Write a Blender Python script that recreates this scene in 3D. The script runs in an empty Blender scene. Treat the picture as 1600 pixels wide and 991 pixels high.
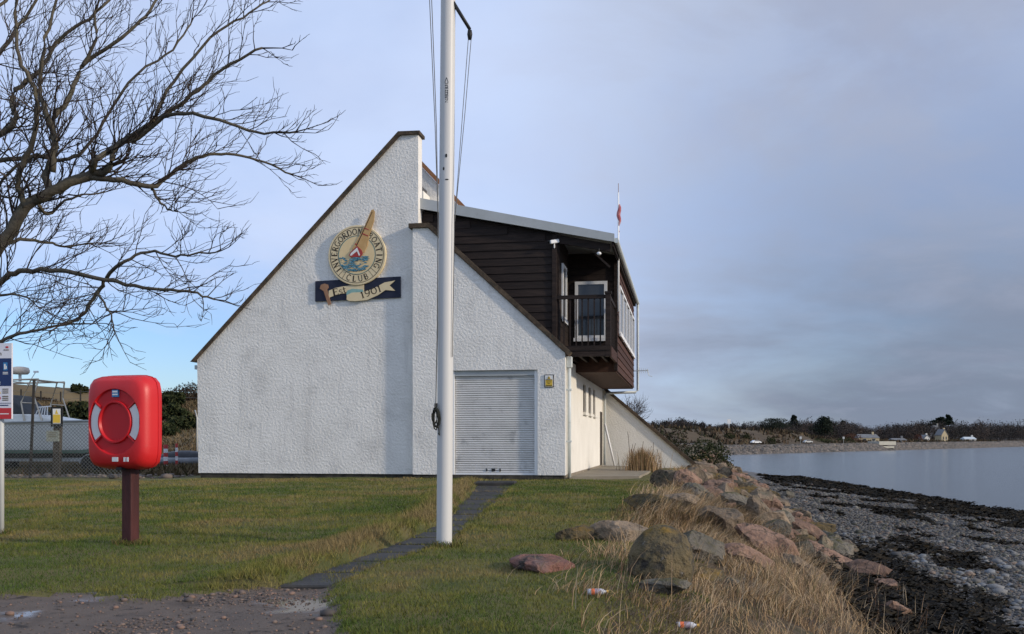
import bpy, bmesh, math, random
import numpy as np
from mathutils import Vector, Matrix
R = math.radians
random.seed(7); rng = np.random.default_rng(11)
S = bpy.context.scene
COL = S.collection

# ------------------------------------------------------------------ camera
FPX, HY, ZC = 1536.0, 689.0, 1.04
cam = bpy.data.cameras.new('camera'); camo = bpy.data.objects.new('camera', cam); COL.objects.link(camo)
cam.sensor_width = 36; cam.lens = 36 * FPX / 1600; cam.clip_end = 6000; cam.clip_start = 0.05
camo.location = (0, 0, ZC); camo.rotation_euler = (R(90), 0, 0)
cam.shift_y = (HY - 495.5) / 1600
S.camera = camo
S.render.resolution_x = 1024; S.render.resolution_y = 634

# ------------------------------------------------------------------ sky and sun
SUN_AZ = math.atan2(-0.39, 0.92)      # direction towards the sun in plan (to the right, a little behind the camera)
SUN_EL = R(20)
w = bpy.data.worlds.new('World'); S.world = w; w.use_nodes = True
NT = w.node_tree; NT.nodes.clear()
def N(nt, t, **kw):
    n = nt.nodes.new(t)
    for k, v in kw.items():
        if k == 'ins':
            for i, x in v.items(): n.inputs[i].default_value = x
        else: setattr(n, k, v)
    return n
def lk(nt, a, b): nt.links.new(a, b)
def mth(nt, op, a, b=None, c=None, clamp=False):
    n = nt.nodes.new('ShaderNodeMath'); n.operation = op; n.use_clamp = clamp
    for i, x in enumerate((a, b, c)):
        if x is None: continue
        if isinstance(x, (int, float)): n.inputs[i].default_value = x
        else: nt.links.new(x, n.inputs[i])
    return n.outputs[0]
def ramp(nt, fac, pts, interp='LINEAR'):
    n = nt.nodes.new('ShaderNodeValToRGB'); n.color_ramp.interpolation = interp
    e = n.color_ramp.elements
    while len(e) < len(pts): e.new(0.5)
    for i, (p, c) in enumerate(pts):
        e[i].position = p; e[i].color = (*c, 1) if len(c) == 3 else c
    nt.links.new(fac, n.inputs[0]); return n.outputs[0]
def mix(nt, fac, a, b, mode='MIX'):
    n = nt.nodes.new('ShaderNodeMix'); n.data_type = 'RGBA'; n.blend_type = mode
    for sock, x in ((n.inputs[0], fac), (n.inputs[6], a), (n.inputs[7], b)):
        if isinstance(x, (int, float)): sock.default_value = x
        elif isinstance(x, tuple): sock.default_value = (*x, 1) if len(x) == 3 else x
        else: nt.links.new(x, sock)
    return n.outputs[2]
def sstep(nt, x, a, b):
    n = nt.nodes.new('ShaderNodeMapRange'); n.interpolation_type = 'SMOOTHSTEP'
    n.inputs[1].default_value = a; n.inputs[2].default_value = b
    nt.links.new(x, n.inputs[0]); return n.outputs[0]

sky = N(NT, 'ShaderNodeTexSky', sky_type='NISHITA', sun_disc=False)
sky.sun_elevation = SUN_EL; sky.sun_rotation = math.pi / 2 - SUN_AZ; sky.altitude = 5; sky.air_density = 1.0; sky.dust_density = 0.6; sky.ozone_density = 2.5
tc = N(NT, 'ShaderNodeTexCoord')
sx = N(NT, 'ShaderNodeSeparateXYZ'); lk(NT, tc.outputs['Generated'], sx.inputs[0])
X, Y, Z = sx.outputs
zz = mth(NT, 'MAXIMUM', Z, 0.0)
den = mth(NT, 'ADD', zz, 0.22)
cp = N(NT, 'ShaderNodeCombineXYZ'); lk(NT, mth(NT, 'DIVIDE', X, den), cp.inputs[0]); lk(NT, mth(NT, 'DIVIDE', Y, den), cp.inputs[1])
def noise(nt, vec, scale, detail=4, rough=.55, dist=0):
    n = N(nt, 'ShaderNodeTexNoise', ins={'Scale': scale, 'Detail': detail, 'Roughness': rough, 'Distortion': dist}); lk(nt, vec, n.inputs['Vector']); return n.outputs['Fac']
n1 = noise(NT, cp.outputs[0], 0.9, 6, .55, .3)
n2 = noise(NT, cp.outputs[0], 2.4, 6, .6, .4)
az = mth(NT, 'ARCTAN2', X, Y)                     # 0 = north of the firth, + = seaward
azn = mth(NT, 'ADD', az, mth(NT, 'MULTIPLY', mth(NT, 'SUBTRACT', n1, .5), .5))
# cloud cover: nearly closed, with a clear gap low over the land side
gap = mth(NT, 'MULTIPLY', mth(NT, 'SUBTRACT', 1, sstep(NT, azn, -.30, .02)), mth(NT, 'SUBTRACT', 1, sstep(NT, mth(NT, 'ADD', Z, mth(NT, 'MULTIPLY', mth(NT, 'SUBTRACT', n2, .5), .12)), .09, .20)))
thin = sstep(NT, n1, .30, .62)
cover = mth(NT, 'MULTIPLY', mth(NT, 'ADD', .62, mth(NT, 'MULTIPLY', thin, .34)), mth(NT, 'SUBTRACT', 1, mth(NT, 'MULTIPLY', gap, .95)))
# rain cloud standing over the water
bank = mth(NT, 'MULTIPLY', sstep(NT, azn, -.06, .38), mth(NT, 'SUBTRACT', 1, sstep(NT, azn, 1.1, 1.7)))
elv = mth(NT, 'ADD', Z, mth(NT, 'MULTIPLY', mth(NT, 'SUBTRACT', n2, .5), .24))
bank = mth(NT, 'MULTIPLY', bank, mth(NT, 'SUBTRACT', 1, mth(NT, 'MULTIPLY', sstep(NT, elv, .04, .36), .80)))
bank = mth(NT, 'MULTIPLY', bank, mth(NT, 'ADD', .55, mth(NT, 'MULTIPLY', n2, .85)), clamp=True)
wide = mth(NT, 'MULTIPLY', mth(NT, 'MULTIPLY', sstep(NT, azn, -.02, .30), mth(NT, 'SUBTRACT', 1, sstep(NT, azn, 1.2, 1.9))), mth(NT, 'ADD', .55, mth(NT, 'MULTIPLY', sstep(NT, n2, .35, .65), .45)))
ccol = mix(NT, mix(NT, bank, (0, 0, 0), (1, 1, 1)), mix(NT, wide, (.55, .655, .89), (.42, .455, .555)), (.158, .195, .272))
ccol = mix(NT, mth(NT, 'MULTIPLY', sstep(NT, n2, .35, .75), .22), ccol, (.50, .52, .66))
skys = mix(NT, 1.0, sky.outputs[0], (.095, .112, .15), 'MULTIPLY')
fin = mix(NT, cover, skys, ccol)
bg = N(NT, 'ShaderNodeBackground'); lk(NT, fin, bg.inputs[0]); bg.inputs[1].default_value = 1.0
wo = N(NT, 'ShaderNodeOutputWorld'); lk(NT, bg.outputs[0], wo.inputs[0])
sl = bpy.data.lights.new('sun', 'SUN'); so = bpy.data.objects.new('sun', sl); COL.objects.link(so)
sl.energy = 2.7; sl.angle = R(3); sl.color = (1, .87, .70)
sd = Vector((math.cos(SUN_AZ) * math.cos(SUN_EL), math.sin(SUN_AZ) * math.cos(SUN_EL), math.sin(SUN_EL)))
so.rotation_euler = sd.to_track_quat('Z', 'Y').to_euler(); so.location = sd * 50
S.view_settings.view_transform = 'Standard'; S.view_settings.look = 'None'; S.view_settings.gamma = 1; S.view_settings.exposure = 0.2
S.view_settings.use_curve_mapping = False

# ------------------------------------------------------------------ materials
MATS = {}
def mat(name, cols, scale=4, rough=.8, bump=0, bscale=40, detail=5, attr=None, rnd=0, spec=.3, metal=0, lich=None, stretch=None, spots=None, bdist=.02, wpos=False, streak=None, crack=0):
    """noise-mixed colours (cols = list of rgb), bump, optional per-object brightness change, lichen and stain layers"""
    if name in MATS: return MATS[name]
    m = bpy.data.materials.new(name); m.use_nodes = True; nt = m.node_tree
    b = nt.nodes['Principled BSDF']; b.inputs['Roughness'].default_value = rough; b.inputs['Metallic'].default_value = metal
    b.inputs['Specular IOR Level'].default_value = spec
    t = N(nt, 'ShaderNodeTexCoord'); vec = obv = t.outputs['Object']
    if wpos: vec = obv = N(nt, 'ShaderNodeNewGeometry').outputs['Position']
    oi = N(nt, 'ShaderNodeObjectInfo')
    if stretch:
        mp = N(nt, 'ShaderNodeMapping'); mp.inputs['Scale'].default_value = stretch; lk(nt, vec, mp.inputs[0]); vec = mp.outputs[0]
    if attr:
        a = N(nt, 'ShaderNodeAttribute', attribute_name=attr); c = a.outputs['Color']
        if len(cols) > 1:
            f = noise(nt, vec, scale, detail); c = mix(nt, 1.0, c, ramp(nt, f, [(.25, cols[0]), (.75, cols[1])]), 'MULTIPLY')
    else:
        f = noise(nt, vec, scale, detail)
        k = len(cols); c = ramp(nt, f, [(.5 if k == 1 else .28 + .44 * i / (k - 1), q) for i, q in enumerate(cols)])
    if spots:      # (colour, scale, lo, hi): stains
        for (sc, ss, lo, hi) in spots:
            c = mix(nt, sstep(nt, noise(nt, obv, ss, 6, .6), lo, hi), c, sc)
    if streak:     # rain streaks running down the wall
        mp = N(nt, 'ShaderNodeMapping'); mp.inputs['Scale'].default_value = (2.6, 2.6, .22); lk(nt, t.outputs['Object'], mp.inputs[0]); c = mix(nt, mth(nt, 'MULTIPLY', sstep(nt, noise(nt, mp.outputs[0], 1.6, 6, .65), streak[1], streak[2]), .7), c, streak[0])
    if crack:      # dark fracture lines mixed into the colour, broken up by noise
        vo = N(nt, 'ShaderNodeTexVoronoi', feature='DISTANCE_TO_EDGE', ins={'Scale': crack}); wn_ = N(nt, 'ShaderNodeTexNoise', ins={'Scale': 4.0, 'Detail': 5}); lk(nt, vec, wn_.inputs['Vector']); ad = N(nt, 'ShaderNodeVectorMath', operation='MULTIPLY_ADD'); lk(nt, wn_.outputs['Color'], ad.inputs[0]); ad.inputs[1].default_value = (.45, .45, .45); lk(nt, vec, ad.inputs[2]); lk(nt, ad.outputs[0], vo.inputs['Vector'])
        ck = mth(nt, 'SUBTRACT', 1, sstep(nt, vo.outputs['Distance'], .0, .045)); c = mix(nt, mth(nt, 'MULTIPLY', ck, mth(nt, 'MULTIPLY', sstep(nt, noise(nt, vec, 2.2, 3), .42, .58), .8)), c, (.03, .026, .02))
    if lich:       # growth on the upward faces
        g = N(nt, 'ShaderNodeNewGeometry'); sz = N(nt, 'ShaderNodeSeparateXYZ'); lk(nt, g.outputs['Normal'], sz.inputs[0])
        up = sstep(nt, mth(nt, 'ADD', sz.outputs[2], mth(nt, 'MULTIPLY', noise(nt, vec, 5, 6, .7), .9)), lich[1], lich[1] + .35)
        up = mth(nt, 'MULTIPLY', up, sstep(nt, noise(nt, vec, 9, 6, .7), .38, .62)); c = mix(nt, up, c, lich[0])
    if rnd:
        v = mth(nt, 'ADD', 1 - rnd / 2, mth(nt, 'MULTIPLY', oi.outputs['Random'], rnd))
        hs = N(nt, 'ShaderNodeHueSaturation'); lk(nt, c, hs.inputs['Color']); lk(nt, v, hs.inputs['Value']); c = hs.outputs[0]
    lk(nt, c, b.inputs['Base Color'])
    if bump:
        bp = N(nt, 'ShaderNodeBump', ins={'Strength': bump, 'Distance': bdist}); lk(nt, noise(nt, vec, bscale, 5, .6), bp.inputs['Height']); lk(nt, bp.outputs[0], b.inputs['Normal'])
    MATS[name] = m; return m

# ------------------------------------------------------------------ mesh helpers
def link(name, me, m, parent=None, **props):
    o = bpy.data.objects.new(name, me); COL.objects.link(o)
    if m is not None and me is not None and not me.materials: me.materials.append(m)
    if parent is not None: o.parent = parent
    for k, v in props.items(): o[k] = v
    return o
def empty(name, loc, rz=0, label=None, cat=None, group=None):
    o = bpy.data.objects.new(name, None); COL.objects.link(o); o.location = loc; o.rotation_euler = (0, 0, rz); o.empty_display_size = .2
    tag(o, label, cat, group); return o
def tag(o, label=None, cat=None, group=None):
    if label: o['label'] = label
    if cat: o['category'] = cat
    if group: o['group'] = group
    return o
class MB:
    """collects simple solids, builds ONE mesh object"""
    def __init__(s): s.v = []; s.f = []
    def add(s, vs, fs):
        k = len(s.v); s.v += [tuple(q) for q in vs]; s.f += [tuple(i + k for i in f) for f in fs]; return s
    def box(s, a, b):
        (x0, y0, z0), (x1, y1, z1) = a, b
        return s.add([(x0, y0, z0), (x1, y0, z0), (x1, y1, z0), (x0, y1, z0), (x0, y0, z1), (x1, y0, z1), (x1, y1, z1), (x0, y1, z1)],
                     [(0, 3, 2, 1), (4, 5, 6, 7), (0, 1, 5, 4), (1, 2, 6, 5), (2, 3, 7, 6), (3, 0, 4, 7)])
    def prism(s, poly, y0, y1):
        """poly in (x,z), counter-clockwise seen from -y, extruded along y"""
        n = len(poly)
        return s.add([(x, y0, z) for x, z in poly] + [(x, y1, z) for x, z in poly],
                     [tuple(range(n)), tuple(range(2 * n - 1, n - 1, -1))] + [(i, i + n, (i + 1) % n + n, (i + 1) % n) for i in range(n)])
    def bar(s, p, q, w, h=None, up=(0, 0, 1)):
        p, q = Vector(p), Vector(q); h = h or w; d = (q - p).normalized(); u = Vector(up)
        if abs(d.dot(u)) > .98: u = Vector((0, 1, 0))
        a = d.cross(u).normalized() * w / 2; b = a.cross(d).normalized() * h / 2
        return s.add([p - a - b, p + a - b, p + a + b, p - a + b, q - a - b, q + a - b, q + a + b, q - a + b],
                     [(0, 1, 2, 3), (7, 6, 5, 4), (0, 4, 5, 1), (1, 5, 6, 2), (2, 6, 7, 3), (3, 7, 4, 0)])
    def tube(s, pts, rad, n=8, cap=True):
        pts = [Vector(p) for p in pts]; k0 = len(s.v)
        if not hasattr(rad, '__len__'): rad = [rad] * len(pts)
        for i, p in enumerate(pts):
            d = (pts[min(i + 1, len(pts) - 1)] - pts[max(i - 1, 0)])
            d = d.normalized() if d.length > 1e-9 else Vector((0, 0, 1))
            a = d.cross(Vector((0, 0, 1)) if abs(d.z) < .95 else Vector((1, 0, 0))).normalized(); b = d.cross(a)
            for j in range(n):
                t = 2 * math.pi * j / n; s.v.append(tuple(p + (a * math.cos(t) + b * math.sin(t)) * rad[i]))
        for i in range(len(pts) - 1):
            for j in range(n):
                q = k0 + i * n; s.f.append((q + j, q + n + j, q + n + (j + 1) % n, q + (j + 1) % n))
        if cap:
            s.f.append(tuple(k0 + j for j in range(n))); e = k0 + (len(pts) - 1) * n; s.f.append(tuple(e + n - 1 - j for j in range(n)))
        return s
    def lathe(s, prof, n=32, M=None, a0=0, a1=2 * math.pi):
        """prof = (r, h) pairs about local z"""
        full = abs(a1 - a0 - 2 * math.pi) < 1e-6; c = n if full else n + 1; k0 = len(s.v); M = M or Matrix()
        for r, h in prof:
            for j in range(c):
                t = a0 + (a1 - a0) * j / n; s.v.append(tuple(M @ Vector((r * math.cos(t), r * math.sin(t), h))))
        for i in range(len(prof) - 1):
            for j in range(n):
                j2 = (j + 1) % c; q = k0 + i * c; s.f.append((q + j, q + j2, q + c + j2, q + c + j))
        return s
    def mesh(s, smooth=False, bevel=0, fix=True):
        me = bpy.data.meshes.new('m'); me.from_pydata(s.v, [], s.f)
        if fix or bevel:
            bm = bmesh.new(); bm.from_mesh(me)
            bmesh.ops.recalc_face_normals(bm, faces=bm.faces)
            if bevel: bmesh.ops.bevel(bm, geom=[e for e in bm.edges if len(e.link_faces) == 2 and e.calc_face_angle(0) > .5], offset=bevel, segments=1, affect='EDGES', clamp_overlap=True)
            bm.to_mesh(me); bm.free()
        if smooth: me.polygons.foreach_set('use_smooth', [True] * len(me.polygons)); 
        if smooth == 'auto':
            me.set_sharp_from_angle(angle=R(40))
        return me
    def build(s, name, m, parent=None, smooth=False, bevel=0, **props): return link(name, s.mesh(smooth, bevel), m, parent, **props)
def bulk(name, V, Fc, m, cols=None, smooth=False, parent=None, **props):
    """big numpy mesh; Fc (n,3) or (n,4); cols per vertex rgb"""
    V = np.asarray(V, np.float32); Fc = np.asarray(Fc, np.int32); k = Fc.shape[1]
    me = bpy.data.meshes.new(name); me.vertices.add(len(V)); me.vertices.foreach_set('co', V.ravel())
    me.loops.add(Fc.size); me.loops.foreach_set('vertex_index', Fc.ravel())
    me.polygons.add(len(Fc)); me.polygons.foreach_set('loop_start', np.arange(len(Fc), dtype=np.int32) * k)
    if smooth: me.polygons.foreach_set('use_smooth', np.ones(len(Fc), bool))
    if cols is not None:
        a = me.color_attributes.new('col', 'FLOAT_COLOR', 'POINT')
        a.data.foreach_set('color', np.c_[cols, np.ones(len(V))].astype(np.float32).ravel())
    me.update(calc_edges=True); return link(name, me, m, parent, **props)
def copy_tree(o, parent=None):
    c = o.copy(); COL.objects.link(c); c.parent = parent
    for ch in [q for q in list(bpy.data.objects) if q.parent == o]: copy_tree(ch, c)
    return c
# smooth value noise on arrays
_G = rng.random((256, 256))
def vn(x, y, sc=1.0, oct=3):
    x = np.asarray(x, float) * sc + 57.3; y = np.asarray(y, float) * sc + 31.7; t = 0; a = 1; tot = 0
    for _ in range(oct):
        xi = np.floor(x).astype(int); yi = np.floor(y).astype(int); fx = x - xi; fy = y - yi
        fx = fx * fx * (3 - 2 * fx); fy = fy * fy * (3 - 2 * fy)
        g = lambda i, j: _G[i % 256, j % 256]
        t = t + a * ((g(xi, yi) * (1 - fx) + g(xi + 1, yi) * fx) * (1 - fy) + (g(xi, yi + 1) * (1 - fx) + g(xi + 1, yi + 1) * fx) * fy)
        tot += a; a *= .5; x = x * 2.03 + 11; y = y * 2.03 + 5
    return t / tot
def ss(x, a, b): t = np.clip((np.asarray(x, float) - a) / (b - a), 0, 1); return t * t * (3 - 2 * t)

# ------------------------------------------------------------------ terrain
SEA = -2.5
FA = np.array([46., 236.]); FD = np.array([267., 368.]); FD /= np.linalg.norm(FD); FN = np.array([-FD[1], FD[0]])   # far shore line, land side normal
def toe(y): return 6.2 + (np.asarray(y, float) - 19) * .203
def sdist(x, y): return (np.asarray(x, float) - toe(y)) * .98
def beachw(y): return np.clip((126 - np.asarray(y, float)) * .147, 0, 20)
PL = np.array([(-1.69, 7.16), (-1.39, 8.92), (-1.12, 10.72), (-.93, 12.38), (-.84, 18.57), (-.84, 24.6)]); PR = np.array([(-1.40, 7.16), (-1.22, 8.15), (-.70, 10.05), (-.50, 13.2), (-.22, 18.5), (0, 24.6)])
def pathx(y): return np.interp(y, PL[:, 1], PL[:, 0]), np.interp(y, PR[:, 1], PR[:, 0])
def inroad(x, y):
    x = np.asarray(x, float); y = np.asarray(y, float); wv = (vn(x, y, 1.7) - .5) * .35
    ye = np.interp(x, [-30, -3.5, -2.5, -1.8, -1.4], [6.6, 6.75, 6.78, 7.15, 7.3]); xr = np.interp(y, [0, 5.3, 5.9, 7.3], [-.3, -.88, -1.0, -1.42])
    return np.minimum(ye + wv - y, (xr + wv * .6 - x))
def H(x, y):
    x = np.asarray(x, float); y = np.asarray(y, float)
    s = sdist(x, y); zt = np.where(y < 126, -1.2 - 1.3 * np.clip((y - 19) / 107, 0, 1), -2.5); bw = beachw(y)
    lawn = (vn(x, y, .5) - .5) * .10 + (vn(x, y, 2.2) - .5) * .035
    lawn = lawn - .06 * ss(-x, 6, 12)
    px0, px1 = pathx(y); onp = ss(x, px0 - .12, px0 + .02) * (1 - ss(x, px1 - .02, px1 + .12)) * ss(y, 7, 7.3) * (1 - ss(y, 24.5, 25))
    lawn = lawn + .06 * ss(x, px0 - 1.3, px0 - .1) * (1 - ss(x, px0 - .1, px0)) * (y > 7.2) * (y < 24)
    lawn = lawn * (1 - onp) - .035 * onp
    rd = ss(inroad(x, y), -.10, .12); lawn = lawn * (1 - rd) + rd * (-.05 + (vn(x, y, 1.1) - .5) * .035)
    k = np.clip((s + 3.1) / 3.1, 0, 1); slope = lawn * (1 - k) + zt * (k ** 1.25) + (vn(x, y, 1.3) - .5) * .35 * np.sin(np.pi * k)
    b = np.clip(s / np.maximum(bw, .01), 0, 1)
    bz = zt + (SEA - zt) * b ** .9 + (vn(x, y, .45) - .5) * .22 * (b > 0) * np.minimum(1, s / 2) * (1 - .5 * b)
    out = np.maximum(SEA - .05 * np.maximum(s - bw, 0), -7)
    z = np.where(s < 0, slope, np.where(s < bw, bz, np.where(bw > .02, out, np.maximum(zt - .6 * s, -7))))
    # far shore of the bay
    d = (x - FA[0]) * FN[0] + (y - FA[1]) * FN[1]; al = (x - FA[0]) * FD[0] + (y - FA[1]) * FD[1]
    top = -.1 + .7 * ss(al, 0, 350)
    fz = np.where(d < 6, -4 + (top + 4) * np.clip((d + 3) / 9, 0, 1), top)
    bankh = 4.2 * (1 - ss(al, 130, 210)) + .6
    fz = fz + bankh * ss(d, 17, 34) + 5 * ss(d, 60, 400) + (vn(x, y, .06) - .5) * 2.5 * ss(d, 17, 50)
    z = np.where(y > 126, np.maximum(z, np.where(d > -3, fz, -9)), z)
    # brown hillside behind the boatyard
    hl = ss(y, 44, 76) * ss(-x, 2, 14) * (4.15 + (vn(x, y, .05) - .5) * 1.2 + (vn(x, y, .4) - .5) * .5) * (1 - .6 * ss(y, 250, 600))
    return z + np.where(s < -6, hl, 0)
def h(x, y): return float(H(x, y))
def hit(px, py, zoff=0):
    rx = (px - 800) / FPX; rz = -(py - HY) / FPX; d = np.concatenate([np.arange(4, 60, .02), np.arange(60, 900, .3)])
    g = ZC + rz * d - H(rx * d, d) - zoff; i = int(np.argmax(g < 0)); return Vector((rx * d[i], d[i], h(rx * d[i], d[i])))
def at(px, py, d): return Vector(((px - 800) / FPX * d, d, ZC - (py - HY) / FPX * d))

def axis(spec):
    o = []
    for a, b, st in spec: o += list(np.arange(a, b, st))
    return np.array(o + [spec[-1][1]])
gx = axis([(-3000, -400, 200), (-400, -80, 16), (-80, -20, 2), (-20, -7, .4), (-7, 7, .1), (7, 32, .4), (32, 120, 3), (120, 600, 16), (600, 4000, 170)])
gy = axis([(-60, -6, 6), (-6, 4, .5), (4, 14, .1), (14, 30, .22), (30, 60, .6), (60, 130, 1.5), (130, 700, 6), (700, 5000, 130)])
GX, GY = np.meshgrid(gx, gy); GZ = H(GX, GY)
V = np.c_[GX.ravel(), GY.ravel(), GZ.ravel()]
ny, nx = GX.shape; I = np.arange(ny * nx).reshape(ny, nx)
Q = np.c_[I[:-1, :-1].ravel(), I[:-1, 1:].ravel(), I[1:, 1:].ravel(), I[1:, :-1].ravel()]
C = V[Q].mean(1); sc_ = sdist(C[:, 0], C[:, 1]); dd = (C[:, 0] - FA[0]) * FN[0] + (C[:, 1] - FA[1]) * FN[1]
reg = np.zeros(len(Q), int)                                  # 0 lawn / land
reg[(sc_ > -.3) & (C[:, 1] < 200)] = 2                       # beach and sea bed
reg[(sc_ > 0) & (C[:, 1] >= 126)] = 2
reg[(C[:, 1] > 126) & (dd > -40) & (sc_ > -3) | (C[:, 1] > 230)] = 3     # far shore
reg[(C[:, 1] > 126) & (sc_ > -3) & (dd <= -40)] = 2
reg[(inroad(C[:, 0], C[:, 1]) > 0)] = 1
px0, px1 = pathx(C[:, 1])
lawn_c = [(.05, .062, .016), (.085, .088, .024), (.125, .108, .036), (.10, .08, .036)]
m_ground = mat('turf', lawn_c, 1.6, .95, .6, 30, spots=[((.075, .05, .03), 3.1, .60, .72)])
def m_far_ground():
    return mat('winter_hill', [(.05, .045, .022), (.11, .082, .042), (.16, .118, .06)], .12, .95, .4, 2)
m_road = mat('wet_gravel_road', [(.07, .054, .043), (.125, .098, .078), (.09, .072, .06)], 2.2, .75, .5, 60, spots=[((.03, .024, .02), 9, .55, .7)])
nt = m_road.node_tree; b = nt.nodes['Principled BSDF']        # puddles: smooth water film in the low spots
t_ = N(nt, 'ShaderNodeTexCoord'); pn = noise(nt, t_.outputs['Object'], .85, 4, .5)
pud = sstep(nt, pn, .53, .60); r_ = mth(nt, 'SUBTRACT', .8, mth(nt, 'MULTIPLY', pud, .72)); lk(nt, r_, b.inputs['Roughness'])
bn = [n for n in nt.nodes if n.type == 'BUMP'][0]; lk(nt, mth(nt, 'MULTIPLY', mth(nt, 'SUBTRACT', 1, pud), .6), bn.inputs['Strength'])
m_beach = mat('beach_gravel', [(.06, .057, .055), (.12, .115, .11), (.17, .16, .15)], 14, .8, .9, 22, bdist=.05)
m_shore = mat('far_bank', [(.035, .027, .018), (.085, .062, .038), (.05, .04, .022)], .06, .95, .6, .8)
for r, nm, m in ((0, 'ground', m_ground), (1, 'road', m_road), (2, 'beach', m_beach), (3, 'far_shore', m_shore)):
    q = Q[reg == r]; u, inv = np.unique(q, return_inverse=True)
    bulk(nm, V[u], inv.reshape(-1, 4), m, smooth=True, kind='structure')
gr = bpy.data.objects['ground']; gr.data.materials.append(m_far_ground())
cg = np.array([p.center for p in gr.data.polygons]); gr.data.materials.append(mat('bank_soil', [(.035, .026, .018), (.075, .055, .036), (.06, .055, .024)], 3, .95, .8, 14))
mi_ = ((cg[:, 1] > 31) & (cg[:, 0] < 4) | (cg[:, 1] > 45)).astype(np.int32); mi_[(sdist(cg[:, 0], cg[:, 1]) > -2.6 - .6 * vn(cg[:, 0], cg[:, 1], 1.2)) & (cg[:, 1] < 45)] = 2; gr.data.polygons.foreach_set('material_index', mi_)

# water
m_w = bpy.data.materials.new('sea_water'); m_w.use_nodes = True; nt = m_w.node_tree; b = nt.nodes['Principled BSDF']
b.inputs['Base Color'].default_value = (.10, .12, .13, 1); b.inputs['Roughness'].default_value = .13; b.inputs['IOR'].default_value = 1.33
t_ = N(nt, 'ShaderNodeTexCoord'); mp = N(nt, 'ShaderNodeMapping'); mp.inputs['Scale'].default_value = (.55, 1.5, 1); lk(nt, t_.outputs['Object'], mp.inputs[0])
bp = N(nt, 'ShaderNodeBump', ins={'Strength': .45, 'Distance': .3}); lk(nt, noise(nt, mp.outputs[0], .45, 10, .68), bp.inputs['Height']); lk(nt, bp.outputs[0], b.inputs['Normal'])
MB().add([(-20, -60, SEA), (4500, -60, SEA), (4500, 5000, SEA), (-20, 5000, SEA)], [(0, 1, 2, 3)]).build('water', m_w, kind='structure')

# ------------------------------------------------------------------ the clubhouse
BA = R(10); UO = Vector(((883 - 800) / FPX * 26.2, 26.2, 0))
UX = Vector((math.cos(BA), -math.sin(BA), 0)); UW = Vector((math.sin(BA), math.cos(BA), 0))
def world(u, wq, z=0): return UO + UX * u + UW * wq + Vector((0, 0, z))
club = empty('boat_clubhouse', UO, -BA, 'white roughcast boat clubhouse with steep sloping gables and dark timber upper storey', 'building')
m_rough = mat('white_roughcast', [(.66, .635, .59), (.76, .735, .685), (.80, .775, .725)], .9, .9, 0.62, 15, 8, spots=[((.60, .58, .545), 1.4, .50, .80), ((.36, .345, .31), 6.0, .69, .79)], bdist=.05, streak=((.58, .56, .525), .50, .80))
m_cream = mat('cream_render', [(.70, .67, .60), (.78, .75, .68)], 1.1, .9, .5, 22, spots=[((.52, .49, .43), 1.7, .60, .85)], bdist=.03)
m_cope = mat('brown_coping', [(.03, .024, .018), (.075, .054, .036), (.13, .092, .06)], 6, .9, .7, 30, spots=[((.04, .04, .03), 5, .55, .7)])
m_cope2 = mat('orange_coping', [(.22, .10, .05), (.32, .16, .08)], 6, .9, .6, 30)
m_plinth = mat('dark_plinth', [(.02, .018, .015), (.05, .045, .036), (.085, .075, .055)], 5, .95, .7, 20)
m_wood = mat('dark_stained_wood', [(.008, .005, .004), (.020, .012, .009), (.036, .023, .017)], 3.5, .75, .5, 12, stretch=(.5, 3, 6), rnd=.5)
m_wood2 = mat('red_brown_wood', [(.045, .02, .013), (.075, .034, .022)], 4, .75, .5, 14, stretch=(2, .5, 6), rnd=.4)
m_wh = mat('white_frame_paint', [(.74, .74, .73), (.8, .8, .79)], 5, .45)
m_pipe = mat('pale_grey_pipe', [(.50, .54, .53), (.60, .63, .62)], 4, .45, spots=[((.36, .38, .34), 6, .6, .75)])
m_roof = mat('grey_metal_roof', [(.36, .38, .38), (.44, .46, .46)], 1.5, .5, spots=[((.28, .29, .27), 4, .6, .8)])
m_slate = mat('dark_roof_slate', [(.05, .05, .055), (.09, .09, .095)], 5, .7, .4, 15)
m_glass = bpy.data.materials.new('window_glass'); m_glass.use_nodes = True; b = m_glass.node_tree.nodes['Principled BSDF']
nf = noise(m_glass.node_tree, N(m_glass.node_tree, 'ShaderNodeTexCoord').outputs['Object'], 1.2, 2); lk(m_glass.node_tree, ramp(m_glass.node_tree, nf, [(.3, (.02, .022, .025)), (.7, (.06, .065, .07))]), b.inputs['Base Color']); b.inputs['Roughness'].default_value = .06
m_black = mat('black_fitting', [(.012, .012, .012), (.02, .02, .02)], 8, .5)

ang = math.atan2(9.5 - 3.45, -4.62 + 10.65)
MB().prism([(-10.62, .12), (-4.1, .12), (-4.1, 9.5), (-4.62, 9.5), (-10.66, 3.42)], .2, .6).build('gable_wall', m_rough, club)
MB().prism([(-10.84, 3.31), (-10.72, 3.31), (-4.60, 9.485), (-4.04, 9.485), (-4.04, 9.575), (-4.655, 9.585)], .12, .68).build('coping', m_cope, club)
MB().prism([(-4.2, .12), (-3.14, .12), (-3.14, 2.95), (-.74, 2.95), (-.74, .12), (0, .12), (0, 3.38), (-3.78, 6.86), (-4.2, 6.86)], 0, .195).build('gable_wall', m_rough, club)
MB().prism([(-4.3, 6.865), (-3.76, 6.865), (.02, 3.385), (.09, 3.30), (.17, 3.40), (-3.72, 6.985), (-4.3, 6.985)], -.07, .30).build('coping', m_cope, club)
MB().box((-10.57, .24, -.5), (-4.18, .58, .12)).build('plinth', m_plinth, club); MB().box((-4.17, .03, -.5), (-.03, .38, .118)).build('plinth', m_plinth, club)
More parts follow.
